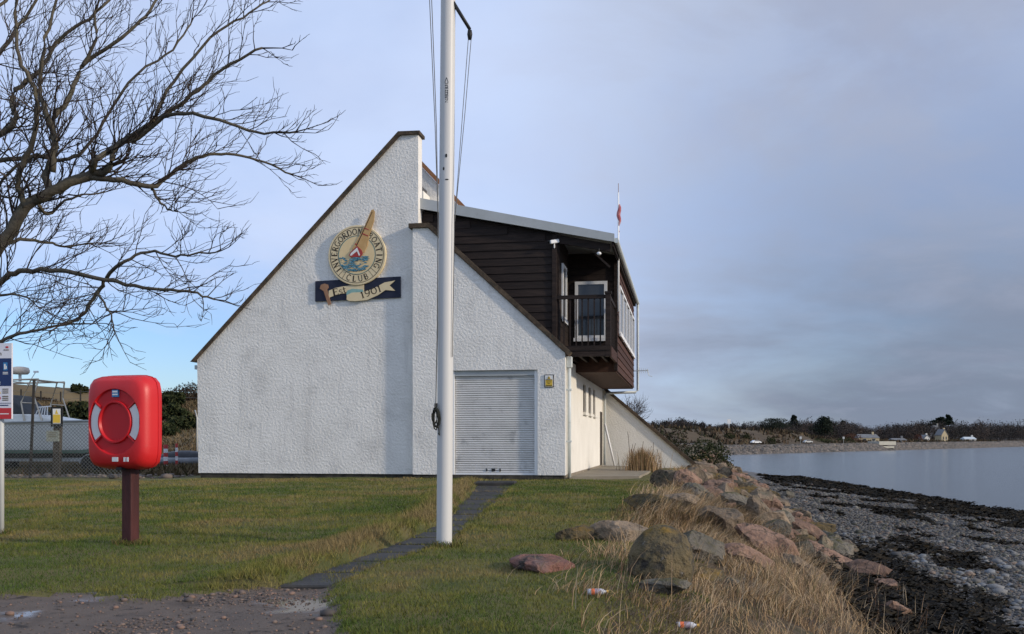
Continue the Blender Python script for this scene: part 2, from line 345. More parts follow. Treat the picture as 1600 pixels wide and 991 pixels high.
# roller shutter door in the front wall
dr = MB(); nsl = 44; z0, z1 = .17, 2.80
for i in range(nsl):
    a = z0 + (z1 - z0) * i / nsl; c = (z1 - z0) / nsl
    dr.add([(-3.03, y, z) for y, z in ((.150, a), (.128, a + .2 * c), (.122, a + .5 * c), (.128, a + .82 * c), (.150, a + c))] + [(-.82, y, z) for y, z in ((.150, a), (.128, a + .2 * c), (.122, a + .5 * c), (.128, a + .82 * c), (.150, a + c))],
           [(k, k + 5, k + 6, k + 1) for k in range(4)])
door = dr.build('roller_door', mat('shutter_grey', [(.50, .49, .47), (.62, .61, .59), (.57, .56, .54)], 1.4, .55, spots=[((.33, .33, .33), 2.5, .55, .8)]), club)
MB().box((-3.03, .10, .12), (-.82, .15, .17)).build('bottom_rail', m_wh, door)
for a, c in ((-2.02, -1.92), (-2.17, -2.14), (-1.80, -1.77)): MB().box((a, .105, .215), (c, .125, .285)).build('lock', m_black, door)
for a in (-3.13, -.835): MB().box((a, .06, .12), (a + .09, .2, 2.94)).build('door_frame', m_wh, club)
MB().box((-3.035, .07, 2.80), (-.815, .3, 2.945)).build('shutter_box', m_roof, club)
# side wall towards the shore with three slit windows
wins = [(5.0, 5.95), (6.75, 7.7), (8.4, 9.25)]
sw = MB(); prev = .196
for a, c in wins + [(12.5, None)]:
    sw.box((-.30, prev, .12), (-.03, a, 3.28)); 
    if c is None: break
    sw.box((-.30, a, .12), (-.03, c, 1.95)); sw.box((-.30, a, 2.85), (-.03, c, 3.28)); prev = c
sw.build('side_wall', m_cream, club)
MB().box((-.28, .40, -.6), (-.05, 12.5, .12)).build('plinth', mat('concrete_base', [(.20, .17, .13), (.30, .26, .2)], 3, .9, .5, 20), club)
for a, c in wins:
    wn = MB().box((-.17, a, 1.95), (-.13, c, 2.85)).build('window', m_glass, club)
    MB().box((-.16, a, 1.95), (-.09, a + .06, 2.85)).box((-.16, c - .06, 1.95), (-.09, c, 2.85)).box((-.16, a + .06, 1.95), (-.09, c - .06, 2.01)).box((-.16, a + .06, 2.79), (-.09, c - .06, 2.85)).build('frame', m_cope, wn)
    MB().box((-.20, a - .05, 1.86), (.06, c + .05, 1.947)).build('sill', m_cream, wn)
MB().box((-.06, 11.2, .12), (-.015, 12.1, 2.15)).build('side_door', mat('dark_door', [(.03, .025, .02), (.05, .04, .03)], 4, .6), club)
# rear buttress wall, rear and left walls, hidden roof slopes
MB().prism([(-10.6, .0), (-10.6, 2.9), (-4.62, 7.6), (-4.2, 7.8), (-.32, 3.3), (0.02, 3.03), (3.62, -.04), (3.62, -1.2), (-10.6, -1.2)][::-1], 12.51, 12.9).build('rear_wall', m_cream, club)
MB().prism([(-.02, 3.075), (.06, 3.0), (3.6, -.03), (3.75, -.05), (3.70, .06), (.08, 3.13)], 12.42, 12.98).build('coping', m_cope, club)
MB().box((-10.6, .8, -.4), (-10.3, 12.5, 3.3)).build('side_wall', m_cream, club)
MB().prism([(-10.85, 3.0), (-10.75, 2.9), (-4.2, 8.10), (-4.2, 8.26)], .81, 12.5).build('roof', m_slate, club)
MB().box((-4.2, .81, 3.2), (-4.12, 12.5, 8.09)).build('inner_wall', m_cream, club)
MB().prism([(-4.6, 7.0), (-2.7, 6.9), (-2.7, 7.2), (-4.6, 9.22)], 1.5, 1.9).build('stair_gable', m_rough, club)
MB().prism([(-4.6, 9.23), (-2.72, 7.23), (-2.65, 7.34), (-4.6, 9.40)], 1.45, 1.95).build('coping', m_cope2, club)
# timber storey
def roofz(u): return 7.50 - .204 * (u + 4.15)
TW = .60
for i in range(20):
    a = 3.28 + i * .215; c = a + .235
    um = min(-.36, -4.15 + (7.46 - c) / .204)
    if um < -3.9: break
    j = random.uniform(-.004, .004)
    MB().add([(-4.1, TW - .030 + j, a), (um, TW - .030 + j, a), (um, TW - .004 + j, c), (-4.1, TW - .004 + j, c), (-4.1, TW + .02, a), (um, TW + .02, a), (um, TW + .02, c), (-4.1, TW + .02, c)],
             [(0, 1, 2, 3), (7, 6, 5, 4), (0, 4, 5, 1), (1, 5, 6, 2), (2, 6, 7, 3), (3, 7, 4, 0)]).build('plank', m_wood, club)
MB().prism([(-4.1, 3.2), (-.34, 3.2), (-.34, 6.72), (-4.1, 7.47)], TW + .025, TW + .10).build('timber_wall', m_wood, club)
MB().box((-.37, TW + .02, 3.2), (-.27, 2.92, 6.68)).build('timber_wall', m_wood, club)      # inner side of the balcony
MB().box((-.42, TW - .07, 3.3), (-.30, TW + .018, 6.66)).build('corner_post', m_wood, club)
for i in range(15):
    a = 3.56 + i * .215
    if a > 6.45: break
    MB().box((-.265, TW + .05, a), (-.25 + .004 * (i % 2), 2.9, a + .205)).build('plank', m_wood, club)
    MB().box((-.245, 2.86, a), (1.13, 2.895 - .004 * (i % 2), a + .205)).build('plank', m_wood, club)
MB().box((-.3, 2.90, 3.2), (1.16, 3.0, 6.42)).build('timber_wall', m_wood, club)
MB().box((1.08, 3.0, 3.12), (1.16, 12.5, 6.40)).build('timber_wall', m_wood2, club)
for i in range(16):
    a = 3.10 + i * .212
    if a > 6.3: break
    MB().add([(1.195, 2.9, a), (1.195, 12.45, a), (1.172, 12.45, a + .225), (1.172, 2.9, a + .225), (1.165, 2.9, a), (1.165, 12.45, a), (1.165, 12.45, a + .225), (1.165, 2.9, a + .225)],
             [(0, 1, 2, 3), (7, 6, 5, 4), (0, 4, 5, 1), (1, 5, 6, 2), (2, 6, 7, 3), (3, 7, 4, 0)]).build('plank', m_wood2, club)
def framed(name, parent, o, ex, ez, wd, ht, nrm, fr=.07, sill=True):
    """window frame + pane in a plane; o = lower corner, ex/ez in-plane axes"""
    o, ex, ez, nn = map(Vector, (o, ex, ez, nrm))
    wn = MB().bar(o + ez * ht / 2 + nn * .012 + ex * fr, o + ez * ht / 2 + nn * .012 + ex * (wd - fr), ht - 2 * fr, .012, up=nn).build('pane', m_glass, None)
    f = MB()
    for p, q in ((ez * fr / 2, ez * fr / 2 + ex * wd), (ez * (ht - fr / 2), ez * (ht - fr / 2) + ex * wd)): f.bar(o + p + nn * .025, o + q + nn * .025, fr, .05, up=nn)
    for p in (fr / 2, wd - fr / 2): f.bar(o + ex * p + ez * fr + nn * .025, o + ex * p + ez * (ht - fr) + nn * .025, fr, .05, up=nn)
    fo = f.build(name, m_wh, parent); wn.parent = fo
    if sill: MB().bar(o - ez * .03 + nn * .05 - ex * .04, o - ez * .03 + nn * .05 + ex * (wd + .04), .05, .1, up=(0, 0, 1)).build('sill', m_wh, fo)
    return fo
framed('window', club, (-.05, 2.855, 4.05), (1, 0, 0), (0, 0, 1), .95, 1.68, (0, -1, 0), .09)
framed('window', club, (-.245, 1.2, 4.45), (0, 1, 0), (0, 0, 1), .9, 1.55, (1, 0, 0), .09)
for a in (3.5, 5.2, 6.9, 8.6, 10.3): framed('window', club, (1.197, a, 4.25), (0, 1, 0), (0, 0, 1), 1.45, 1.45, (1, 0, 0), .08)
# balcony
for k in range(9): MB().box((-.2, .62 + k * .255, 3.53), (1.16, .86 + k * .255, 3.57)).build('deck_board', m_wood, club)
MB().box((-.3, .52, 3.48), (1.12, .60, 3.62)).build('balcony_beam', m_wood, club); MB().box((-.3, .535, 3.33), (1.12, .60, 3.475)).build('balcony_beam', m_wood, club)
MB().box((1.125, .58, 3.32), (1.19, 2.88, 3.60)).build('balcony_beam', m_wood2, club)
for k in range(4): MB().box((-.02 + k * .3, .61, 3.34), (.05 + k * .3, 2.88, 3.525)).build('joist', m_wood, club)
MB().box((-.2, 2.91, 3.06), (1.15, 12.48, 3.115)).build('soffit', m_wood2, club)
MB().box((-.02, 2.84, 3.07), (1.19, 2.895, 3.52)).build('balcony_beam', m_wood2, club)
ps = MB().box((1.03, .53, 3.32), (1.17, .67, 5.02)).build('newel_post', m_wood, club); MB().box((1.01, .51, 5.02), (1.19, .69, 5.08)).build('post_cap', m_wood, ps)
MB().box((-.30, .56, 4.90), (1.03, .64, 5.0)).build('handrail', m_wood, club); MB().box((1.07, .67, 4.90), (1.15, 2.9, 5.0)).build('handrail', m_wood, club)
for k in range(7): MB().box((-.12 + k * .165, .585, 3.6), (-.085 + k * .165, .62, 4.9)).build('baluster', m_wood, club)
for k in range(11): MB().box((1.095, .82 + k * .18, 3.58), (1.13, .855 + k * .18, 4.9)).build('baluster', m_wood, club)
MB().box((1.1, 2.80, 3.1), (1.2, 2.9, 6.4)).build('corner_post', m_wood, club)
MB().prism([(-.30, 6.44), (1.16, 6.15), (1.16, 6.36), (-.30, 6.66)], .56, .64).build('lintel', m_wood, club)
MB().bar((.75, .62, 6.12), (1.14, .62, 5.75), .05).build('brace', m_wood, club)
# shallow metal roof, fascia, gutter, pipes
MB().prism([(-4.15, 7.56), (1.27, 6.46), (1.27, 6.54), (-4.15, 7.64)], .46, 12.6).build('roof', m_roof, club)
MB().prism([(-4.15, 7.50), (1.28, 6.38), (1.28, 6.60), (-4.15, 7.80)], .40, .455).build('fascia', m_roof, club)
MB().box((1.20, .47, 6.27), (1.26, 12.5, 6.455)).build('eaves_board', m_wood, club)
MB().tube([(1.33, .42, 6.42), (1.33, 12.6, 6.40)], .07, 10).build('gutter', m_pipe, club)
MB().tube([(1.33, 12.5, 6.36), (1.33, 12.5, 3.0), (1.25, 12.4, 2.93), (.10, 12.35, 2.90), (.06, 12.3, 2.8), (.06, 12.3, .1)], .05, 8).build('downpipe', m_pipe, club, smooth=True)
MB().tube([(.10, 11.9, 1.7), (.45, 12.2, .08)], .04, 8).build('waste_pipe', m_wh, club, smooth=True)
dp = MB().tube([(.06, .45, 3.3), (.06, .45, .05)], .05, 10).build('downpipe', m_pipe, club, smooth=True)
MB().box((-.02, .37, 3.02), (.14, .53, 3.32)).build('hopper', m_pipe, dp, bevel=.015)
for z in (2.4, 1.0): MB().box((-.02, .395, z), (.125, .505, z + .05)).build('bracket', m_pipe, dp)
MB().tube([(.03, .7, 3.3), (.03, .7, .1)], .022, 8).build('downpipe', m_wh, club, smooth=True)
MB().tube([(-10.72, .66, 3.2), (-10.72, .66, -.05)], .055, 10).build('downpipe', mat('green_grey_pipe', [(.16, .19, .17), (.26, .29, .27)], 3, .6), club, smooth=True)
MB().box((-10.9, .5, 3.12), (-10.6, 3.0, 3.24)).build('gutter', m_pipe, club)
an = MB().tube([(1.2, 12.3, 3.75), (1.75, 12.2, 3.75)], .018, 6)
for k in range(5): an.bar((1.4 + k * .08, 12.2, 3.64 + .01 * k), (1.4 + k * .08, 12.2, 3.86 - .01 * k), .014)
an.tube([(1.7, 12.2, 3.8), (1.78, 12.2, 3.55), (1.9, 12.2, 3.52)], .012, 5); an.build('aerial', m_pipe, club)
ra = MB().tube([(-1.0, 4, 7.0), (-1.0, 4, 7.75)], .012, 5).bar((-1.22, 4, 7.68), (-.78, 4, 7.72), .012)
for k in range(4): ra.bar((-1.15 + k * .1, 3.85, 7.69), (-1.15 + k * .1, 4.15, 7.69), .01)
ra.build('aerial', m_black, club)
# fittings on the building
sc = empty('security_camera', world(-.36, .5, 6.36), -BA, 'small white security camera on the timber corner post', 'camera')
MB().box((-.045, -.10, .05), (.045, .16, .15)).build('housing', m_wh, sc, bevel=.015).rotation_euler = (R(12), 0, R(-60)); MB().tube([(0, 0, .07), (0, .03, -.05), (0, .06, -.12)], .02, 8).build('bracket', m_wh, sc); 
MB().lathe([(.0, -.02), (.03, -.02), (.035, .0), (.035, .03)], 12, Matrix.Translation((-.13, -.03, .105)) @ Matrix.Rotation(R(-90), 4, 'Y') @ Matrix.Rotation(R(-20), 4, 'X')).build('lens', m_black, sc)
bl = empty('bulkhead_lamp', world(.86, .5, 6.10), -BA, 'little round white lamp under the balcony eave', 'lamp')
MB().lathe([(0, -.05), (.05, -.03), (.065, 0), (.05, .03), (0, .05)], 14).build('globe', m_wh, bl, smooth=True); MB().tube([(0, 0, .05), (0, 0.02, .14)], .015, 6).build('bracket', m_black, bl)
fs = empty('flagstaff', world(1.24, 2.6, 4.9), -BA, 'thin white flagstaff with furled red flag at the balcony corner', 'flagpole')
MB().tube([(0, 0, -.1), (0, 0, 3.35)], [.035, .022], 8).build('staff', m_wh, fs, smooth=True)
fl = MB(); pts = [(.02 + .02 * math.sin(k * 1.3), .012 * math.cos(k * 2.1), 3.0 - k * .08) for k in range(11)]; fl.tube(pts, [.015 + .045 * math.sin(math.pi * min(1, (k + 1) / 9)) for k in range(11)], 7)
fl.build('flag', mat('faded_red_flag', [(.30, .05, .06), (.42, .16, .16), (.5, .42, .42)], 5, .9, .6, 9), fs, smooth=True)
MB().tube([(0, 0, 3.35), (0, 0, 3.62)], .008, 5).build('finial', m_cope2, fs)
def sign_panel(name, loc, rz, wd, ht, frame, base, label, bands):
    s = empty(name, loc, rz, label, 'sign')
    MB().box((-wd / 2, -.02, 0), (wd / 2, 0, ht)).build('backing', frame, s)
    for i, (x0, z0, x1, z1, m) in enumerate(bands): MB().box((x0 * wd - wd / 2, -.026 - .002 * i, z0 * ht), (x1 * wd - wd / 2, -.0205, z1 * ht)).build('print', m, s)
    return s
m_yel = mat('sign_yellow', [(.62, .42, .05), (.68, .47, .07)], 4, .5); m_ink = mat('sign_ink', [(.10, .07, .02), (.13, .09, .03)], 5, .6); m_pale = mat('sign_white', [(.68, .68, .66), (.74, .74, .72)], 4, .5)
ysb = [(.08, .06, .92, .94, m_pale), (.12, .08, .88, .62, m_yel), (.16, .54, .84, .61, m_ink), (.24, .40, .76, .45, m_ink), (.36, .29, .62, .33, m_ink), (.16, .13, .84, .18, m_ink)]
ys = sign_panel('warning_sign', world(-.43, -.004, 2.47), -BA, .25, .34, m_black, None, 'small yellow warning sign in a black frame beside the shutter', ysb)
MB().prism([(-.045, .225), (.045, .225), (0, .305)], -.040, -.021).build('triangle', m_yel, ys); MB().prism([(-.018, .237), (.018, .237), (0, .275)], -.043, -.041).build('triangle', m_ink, ys)

# ------------------------------------------------------------------ stroke lettering with serifs
def arcp(cx, cy, rx, ry, a0, a1, n=10): return [(cx + rx * math.cos(R(a0 + (a1 - a0) * i / n)), cy + ry * math.sin(R(a0 + (a1 - a0) * i / n))) for i in range(n + 1)]
T, t = .20, .105
GL = {  # width, strokes: (points, line width); unit height 1
 'I': (.32, [([(.16, 0), (.16, 1)], T)], [(.16, 0), (.16, 1)]),
 'N': (.82, [([(.14, 0), (.14, 1)], t), ([(.14, 1), (.68, 0)], T), ([(.68, 0), (.68, 1)], t)], [(.14, 0), (.12, 1), (.68, 1)]),
 'V': (.76, [([(.08, 1), (.38, 0)], T), ([(.38, 0), (.68, 1)], t)], [(.08, 1), (.68, 1)]),
 'E': (.66, [([(.14, 0), (.14, 1)], T), ([(.14, .97), (.58, .97), (.58, .82)], t), ([(.14, .52), (.48, .52)], t), ([(.14, .03), (.6, .03), (.6, .2)], t)], []),
 'R': (.78, [([(.14, 0), (.14, 1)], T), ([(.14, .97), (.36, .97)] + arcp(.38, .74, .22, .23, 90, -90) + [(.14, .51)], .1), ([(.34, .5), (.70, 0)], T)], [(.14, 0), (.72, 0)]),
 'G': (.84, [(arcp(.44, .5, .36, .47, 50, 320, 16), .13), ([(.70, .10), (.70, .44)], .13), ([(.54, .44), (.80, .44)], t)], []),
 'O': (.86, [(arcp(.43, .5, .35, .46, 0, 360, 20), .125)], []),
 'D': (.84, [([(.14, 0), (.14, 1)], T), ([(.14, .97), (.36, .97)] + arcp(.38, .5, .36, .47, 90, -90, 12) + [(.14, .03)], .11)], []),
 'B': (.74, [([(.14, 0), (.14, 1)], T), ([(.14, .97), (.34, .97)] + arcp(.36, .75, .2, .22, 90, -90) + [(.14, .53)], .1), ([(.34, .53)] + arcp(.36, .28, .26, .25, 90, -90) + [(.14, .03)], .11)], []),
 'A': (.80, [([(.10, 0), (.40, 1)], t), ([(.40, 1), (.70, 0)], T), ([(.22, .34), (.58, .34)], t)], [(.1, 0), (.7, 0)]),
 'T': (.72, [([(.36, 0), (.36, 1)], T), ([(.06, .80), (.06, .97), (.66, .97), (.66, .80)], t)], [(.36, 0)]),
 'C': (.78, [(arcp(.44, .5, .36, .47, 48, 312, 16), .13)], []),
 'L': (.64, [([(.14, 0), (.14, 1)], T), ([(.14, .03), (.58, .03), (.58, .22)], t)], [(.14, 1)]),
 'U': (.82, [([(.14, 1), (.14, .35)] + arcp(.41, .33, .27, .31, 180, 360, 10) + [(.68, 1)], .12)], [(.14, 1), (.68, 1)]),
 's': (.48, [([(.40, .56)] + arcp(.24, .5, .14, .14, 30, 240, 8) + arcp(.25, .16, .15, .15, 80, -150, 8), .1)], []),
 't': (.42, [([(.18, .9), (.18, .14), (.26, .04), (.38, .08)], .12), ([(.04, .64), (.36, .64)], t)], []),
 '1': (.46, [([(.10, .82), (.24, 1), (.24, 0)], .14)], [(.24, 0)]),
 '9': (.66, [(arcp(.33, .68, .22, .28, 0, 360, 14), .11), ([(.55, .68), (.50, .3), (.34, .04), (.16, .04)], .11)], []),
 '0': (.70, [(arcp(.35, .5, .26, .46, 0, 360, 18), .12)], []),
 ' ': (.4, [], []),
}
def glyph(mb, ch, fn):
    _, st, sf = GL[ch]
    st = list(st) + [([(x - .13, .025 if y == 0 else .975), (x + .13, .025 if y == 0 else .975)], .06) for x, y in sf]
    for pts, wd in st:
        vs, n = [], len(pts)
        for i, (x, y) in enumerate(pts):
            a = pts[max(i - 1, 0)]; c = pts[min(i + 1, n - 1)]; dx, dy = c[0] - a[0], c[1] - a[1]; l = math.hypot(dx, dy) or 1
            vs += [(x - dy / l * wd / 2, y + dx / l * wd / 2), (x + dy / l * wd / 2, y - dx / l * wd / 2)]
        mb.add([fn(x, y) for x, y in vs], [(2 * i, 2 * i + 1, 2 * i + 3, 2 * i + 2) for i in range(n - 1)])
# ---- club emblem: round board with sail and a dark ribbon board below
K = .00285
sg = empty('club_emblem_sign', world(-5.83, .196, 6.2), -BA, 'round cream painted boating club emblem with a sail above a dark blue ribbon board', 'sign')
def e2(x, y): return ((x - 483) * K, (475 - y) * K)      # drawing units of the emblem to metres on the wall
m_cr = mat('emblem_cream', [(.62, .50, .30), (.70, .58, .37)], 6, .6); m_cr2 = mat('emblem_inner', [(.66, .50, .27), (.72, .56, .32)], 5, .6)
m_navy = mat('navy_board', [(.010, .014, .030), (.018, .022, .045)], 4, .6); m_let = mat('emblem_lettering', [(.03, .022, .015), (.045, .03, .02)], 8, .7)
m_tan = mat('sail_tan', [(.46, .27, .10), (.56, .36, .16)], 7, .6); m_red = mat('emblem_red', [(.30, .03, .03), (.38, .05, .045)], 6, .6)
m_sea = mat('emblem_blue', [(.02, .10, .16), (.05, .20, .28), (.35, .42, .40)], 26, .6); m_teal = mat('ribbon_teal', [(.18, .34, .32), (.26, .42, .38)], 9, .6); m_brn = mat('stick_brown', [(.26, .14, .08), (.34, .19, .11)], 8, .6)
RX = Matrix.Rotation(R(90), 4, 'X')       # lathe axis towards the viewer
def flat(poly, y0, y1): return MB().prism(poly, y0, y1)
bd = flat([(-1.24, -1.25), (1.24, -1.20), (1.24, -.62), (-1.24, -.68)], -.05, -.006).build('ribbon_board', m_navy, sg)
MB().lathe([(0, .10), (.825, .10), (.835, .09), (.835, .0)], 64, RX).build('disc', m_cr, sg)
def ringm(r0, r1, y): return MB().lathe([(r0, y), (r0, y + .004), (r1, y + .004), (r1, y)], 64, RX)
ringm(.765, .778, .1005).build('ring_line', m_let, sg); ringm(.536, .546, .1005).build('ring_line', m_let, sg); ringm(.522, .532, .1005).build('ring_line', m_teal, sg)
MB().lathe([(0, .1025), (.52, .1025), (.52, .0995)], 48, RX).build('inner_disc', m_cr2, sg)
lt = MB()
def arc_text(txt, a0, a1, r, hgt, out=True):
    n = len(txt)
    for i, ch in enumerate(txt):
        th = R(a0 + (a1 - a0) * i / (n - 1)); wd = GL[ch][0]
        def fn(x, y):
            lx = (x - wd / 2) * hgt; ly = (y - .5) * hgt * (1 if out else 1)
            if out: rr = r + ly; px, pz = rr * math.cos(th) + lx * math.sin(th), rr * math.sin(th) - lx * math.cos(th)
            else: rr = r - ly; px, pz = rr * math.cos(th) - lx * math.sin(th), rr * math.sin(th) + lx * math.cos(th)
            return (px, -.1045, pz)
        glyph(lt, ch, fn)
for tx_ in (('INVERGORDON', 217, 82, .655, .165), ('BOATING', 53, -29, .655, .165), ('CLUB', 249, 294, .655, .165, False)):
    arc_text(*tx_); link('lettering', lt.mesh(fix=False), m_let, sg); lt = MB()
for th in (226, 236, 318, 308): a = R(th); lt.add([((.545 * math.cos(a) - .005 * math.sin(a)), -.1045, .545 * math.sin(a) + .005 * math.cos(a)), (.545 * math.cos(a) + .005 * math.sin(a), -.1045, .545 * math.sin(a) - .005 * math.cos(a)), (.765 * math.cos(a) + .005 * math.sin(a), -.1045, .765 * math.sin(a) - .005 * math.cos(a)), (.765 * math.cos(a) - .005 * math.sin(a), -.1045, .765 * math.sin(a) + .005 * math.cos(a))], [(0, 1, 2, 3)]); link('divider_line', lt.mesh(fix=False), m_let, sg); lt = MB()
P = lambda pts: [e2(x, y) for x, y in pts]
flat(P([(437, 412), (470, 365), (560, 205), (632, 45), (655, 38), (668, 60), (660, 150), (640, 210), (606, 300), (590, 390), (560, 450), (500, 470)])[::-1], -.125, -.1045).build('sail', m_tan, sg)
for p in ([(560, 222), (610, 240), (608, 232), (566, 212)], [(540, 275), (600, 300), (602, 291), (545, 265)], [(478, 385), (640, 60), (645, 62), (486, 388)], [(470, 360), (492, 372), (490, 381), (464, 372)]): flat(P(p)[::-1], -.129, -.1255).build('sail_seam', m_red if p[0][0] != 478 else m_let, sg)
flat(P([(405, 478), (420, 450), (490, 388), (535, 430), (548, 465), (525, 495), (430, 496)])[::-1], -.136, -.1255).build('hull', m_red, sg)
flat(P([(416, 478), (428, 456), (490, 404), (520, 478), (508, 486), (488, 440), (430, 482)])[::-1], -.140, -.1365).build('hull_band', m_pale, sg)
rs = random.Random(3); wv = MB()
for k in range(70):
    y = rs.uniform(492, 628); hw = 150 * math.sqrt(max(.05, 1 - ((y - 520) / 112) ** 2)); x = 470 + rs.uniform(-hw, hw); l = rs.uniform(14, 38); q = rs.uniform(5, 10); a = rs.uniform(-8, 8); yy = -.108 - .0004 * k
    wv.add([(X_, yy, Z_) for X_, Z_ in P([(x - l, y + a), (x - l * .3, y - q), (x + l, y - a), (x + l * .4, y + q), (x - l * .5, y + q)])], [(0, 1, 2, 3, 4)])
wv.build('painted_waves', m_sea, sg)
def band(pts, wd): # ribbon outline from a centre line
    up = [(x, y - wd / 2) for x, y in pts]; dn = [(x, y + wd / 2) for x, y in pts]; return P(dn + up[::-1])
flat(band([(190, 848), (260, 822), (340, 808), (430, 800), (510, 795), (550, 800)], 70), -.066, -.0505).build('ribbon', m_cr, bd)
flat(P([(385, 815), (430, 800), (540, 810), (545, 835), (420, 850), (375, 880), (372, 840)])[::-1], -.0705, -.0665).build('ribbon_fold', m_teal, bd)
flat(P([(375, 905), (378, 860), (430, 838), (540, 835), (640, 808), (760, 748), (868, 732), (812, 778), (868, 832), (770, 822), (690, 872), (580, 915), (470, 922), (400, 918)])[::-1], -.078, -.071).build('ribbon', m_cr, bd)
flat(P([(98, 790), (110, 752), (150, 742), (182, 752), (188, 785), (172, 800), (216, 945), (186, 955), (138, 815)])[::-1], -.074, -.0505).build('painted_stick', m_brn, bd)
l2 = MB()
def line_text(txt, x0, y0, x1, y1, hgt, yq):
    W_ = sum(GL[c][0] for c in txt); k = 0; (ax, az_), (bx, bz) = e2(x0, y0), e2(x1, y1); L = math.hypot(bx - ax, bz - az_); dx, dz = (bx - ax) / L, (bz - az_) / L; hg = hgt * K
    for c in txt:
        s0 = L * k / W_; sx_ = L / W_
        glyph(l2, c, lambda x, y: (ax + dx * (s0 + x * sx_) - dz * y * hg, yq, az_ + dz * (s0 + x * sx_) + dx * y * hg)); k += GL[c][0]
line_text('Est', 238, 866, 376, 836, 66, -.0665); link('lettering', l2.mesh(fix=False), m_let, bd); l2 = MB(); line_text('1901', 524, 902, 738, 832, 66, -.0785)
link('lettering', l2.mesh(fix=False), m_let, bd)

# ------------------------------------------------------------------ flagpole mast
mp_ = hit(694, 853); lean = (.065 / 9.0)
mast = empty('flagpole_mast', mp_, 0, 'tall white metal flagpole mast standing in the grass before the clubhouse', 'flagpole')
m_mast = mat('mast_white', [(.54, .535, .51), (.60, .59, .57)], 1.2, .42, .05, 20, stretch=(1, 1, .2), spots=[((.55, .55, .53), 3, .6, .8)])
def mx(z): return lean * z
MB().tube([(mx(z), 0, z) for z in (-.3, 0, 2, 4, 6, 8)], [.077, .077, .076, .074, .071, .067], 28).build('pole', m_mast, mast, smooth=True)
zz_ = lambda py: ZC - (py - HY) / FPX * mp_.y
za = zz_(8)
MB().tube([(mx(za) + .02, -.02, za + .06), (mx(za) + .215, -.03, za - .26)], [.019, .017], 10).build('gaff_arm', m_black, mast, smooth=True)
MB().lathe([(0, .05), (.02, .04), (.026, 0), (.018, -.05), (0, -.055)], 10, Matrix.Translation((mx(za) + .215, -.03, za - .31))).build('pulley_block', m_black, mast, smooth=True)
m_rope = mat('halyard_rope', [(.10, .10, .10), (.17, .17, .16)], 20, .9); m_rope2 = mat('dark_rope', [(.012, .014, .012), (.03, .032, .026)], 20, .9)
xb = mx(za) + .215
for dx in (-.012, .016): MB().tube([(xb + dx, -.03, za - .33), (xb - .06 + dx * .8, -.05, za - 1.1), (mx(2.8) + .086, -.06, zz_(350)), (mx(1.9) + .070, -.055, zz_(560))], .0035, 5).build('halyard', m_rope, mast)
for dx in (0, .022): MB().tube([(mx(za) - .19 + dx, -.02, za + .25), (mx(4) - .115 + dx * .6, -.04, zz_(200)), (mx(3) - .078, -.05, zz_(345)), (mx(2) - .072 - dx * .3, -.06, zz_(520)), (mx(1.3) - .088, -.07, zz_(640))], .0042, 5).build('halyard', m_rope, mast)
cl = MB(); rs = random.Random(5)
for k in range(7):
    c0 = Vector((mx(1.25) - .088 + rs.uniform(-.012, .012), -.075 + rs.uniform(-.01, .01), zz_(655) + rs.uniform(-.02, .02))); a = rs.uniform(.022, .034); bq = rs.uniform(.06, .11)
    cl.tube([c0 + Vector((a * math.cos(q * .7), .012 * math.sin(q * 1.4 + k), bq * math.sin(q * .7))) for q in range(10)], .0075, 5)
cl.tube([(mx(1.2) - .08, -.08, zz_(660)), (mx(1.2) - .055, -.083, zz_(672)), (mx(1.2) - .05, -.083, zz_(682)), (mx(1.2) - .06, -.083, zz_(678))], .006, 5)
cl.build('coiled_rope', m_rope2, mast)
MB().box((mx(1.3) - .10, -.072, zz_(640)), (mx(1.3) - .07, -.045, zz_(632))).build('cleat', m_black, mast)
def onpole(px, py, r=.0): # point on the front of the pole at that picture height
    z = zz_(py); x = (px - 800) / FPX * mp_.y - mp_.x - mx(z); rr = .0725; x = max(-rr * .98, min(rr * .98, x)); return Vector((mx(z) + x, -math.sqrt(rr * rr - x * x) - .002, z))
for px, py, rw, rh in ((698, 248, .010, .018), (694, 268, .009, .016), (699, 285, .017, .006)):
    c0 = onpole(px, py); MB().lathe([(0, .003), (1, .003), (1.05, -.004)], 14, Matrix.Translation(c0) @ RX @ Matrix.Diagonal((rw, rh, 1, 1))).build('slot', m_black, mast)
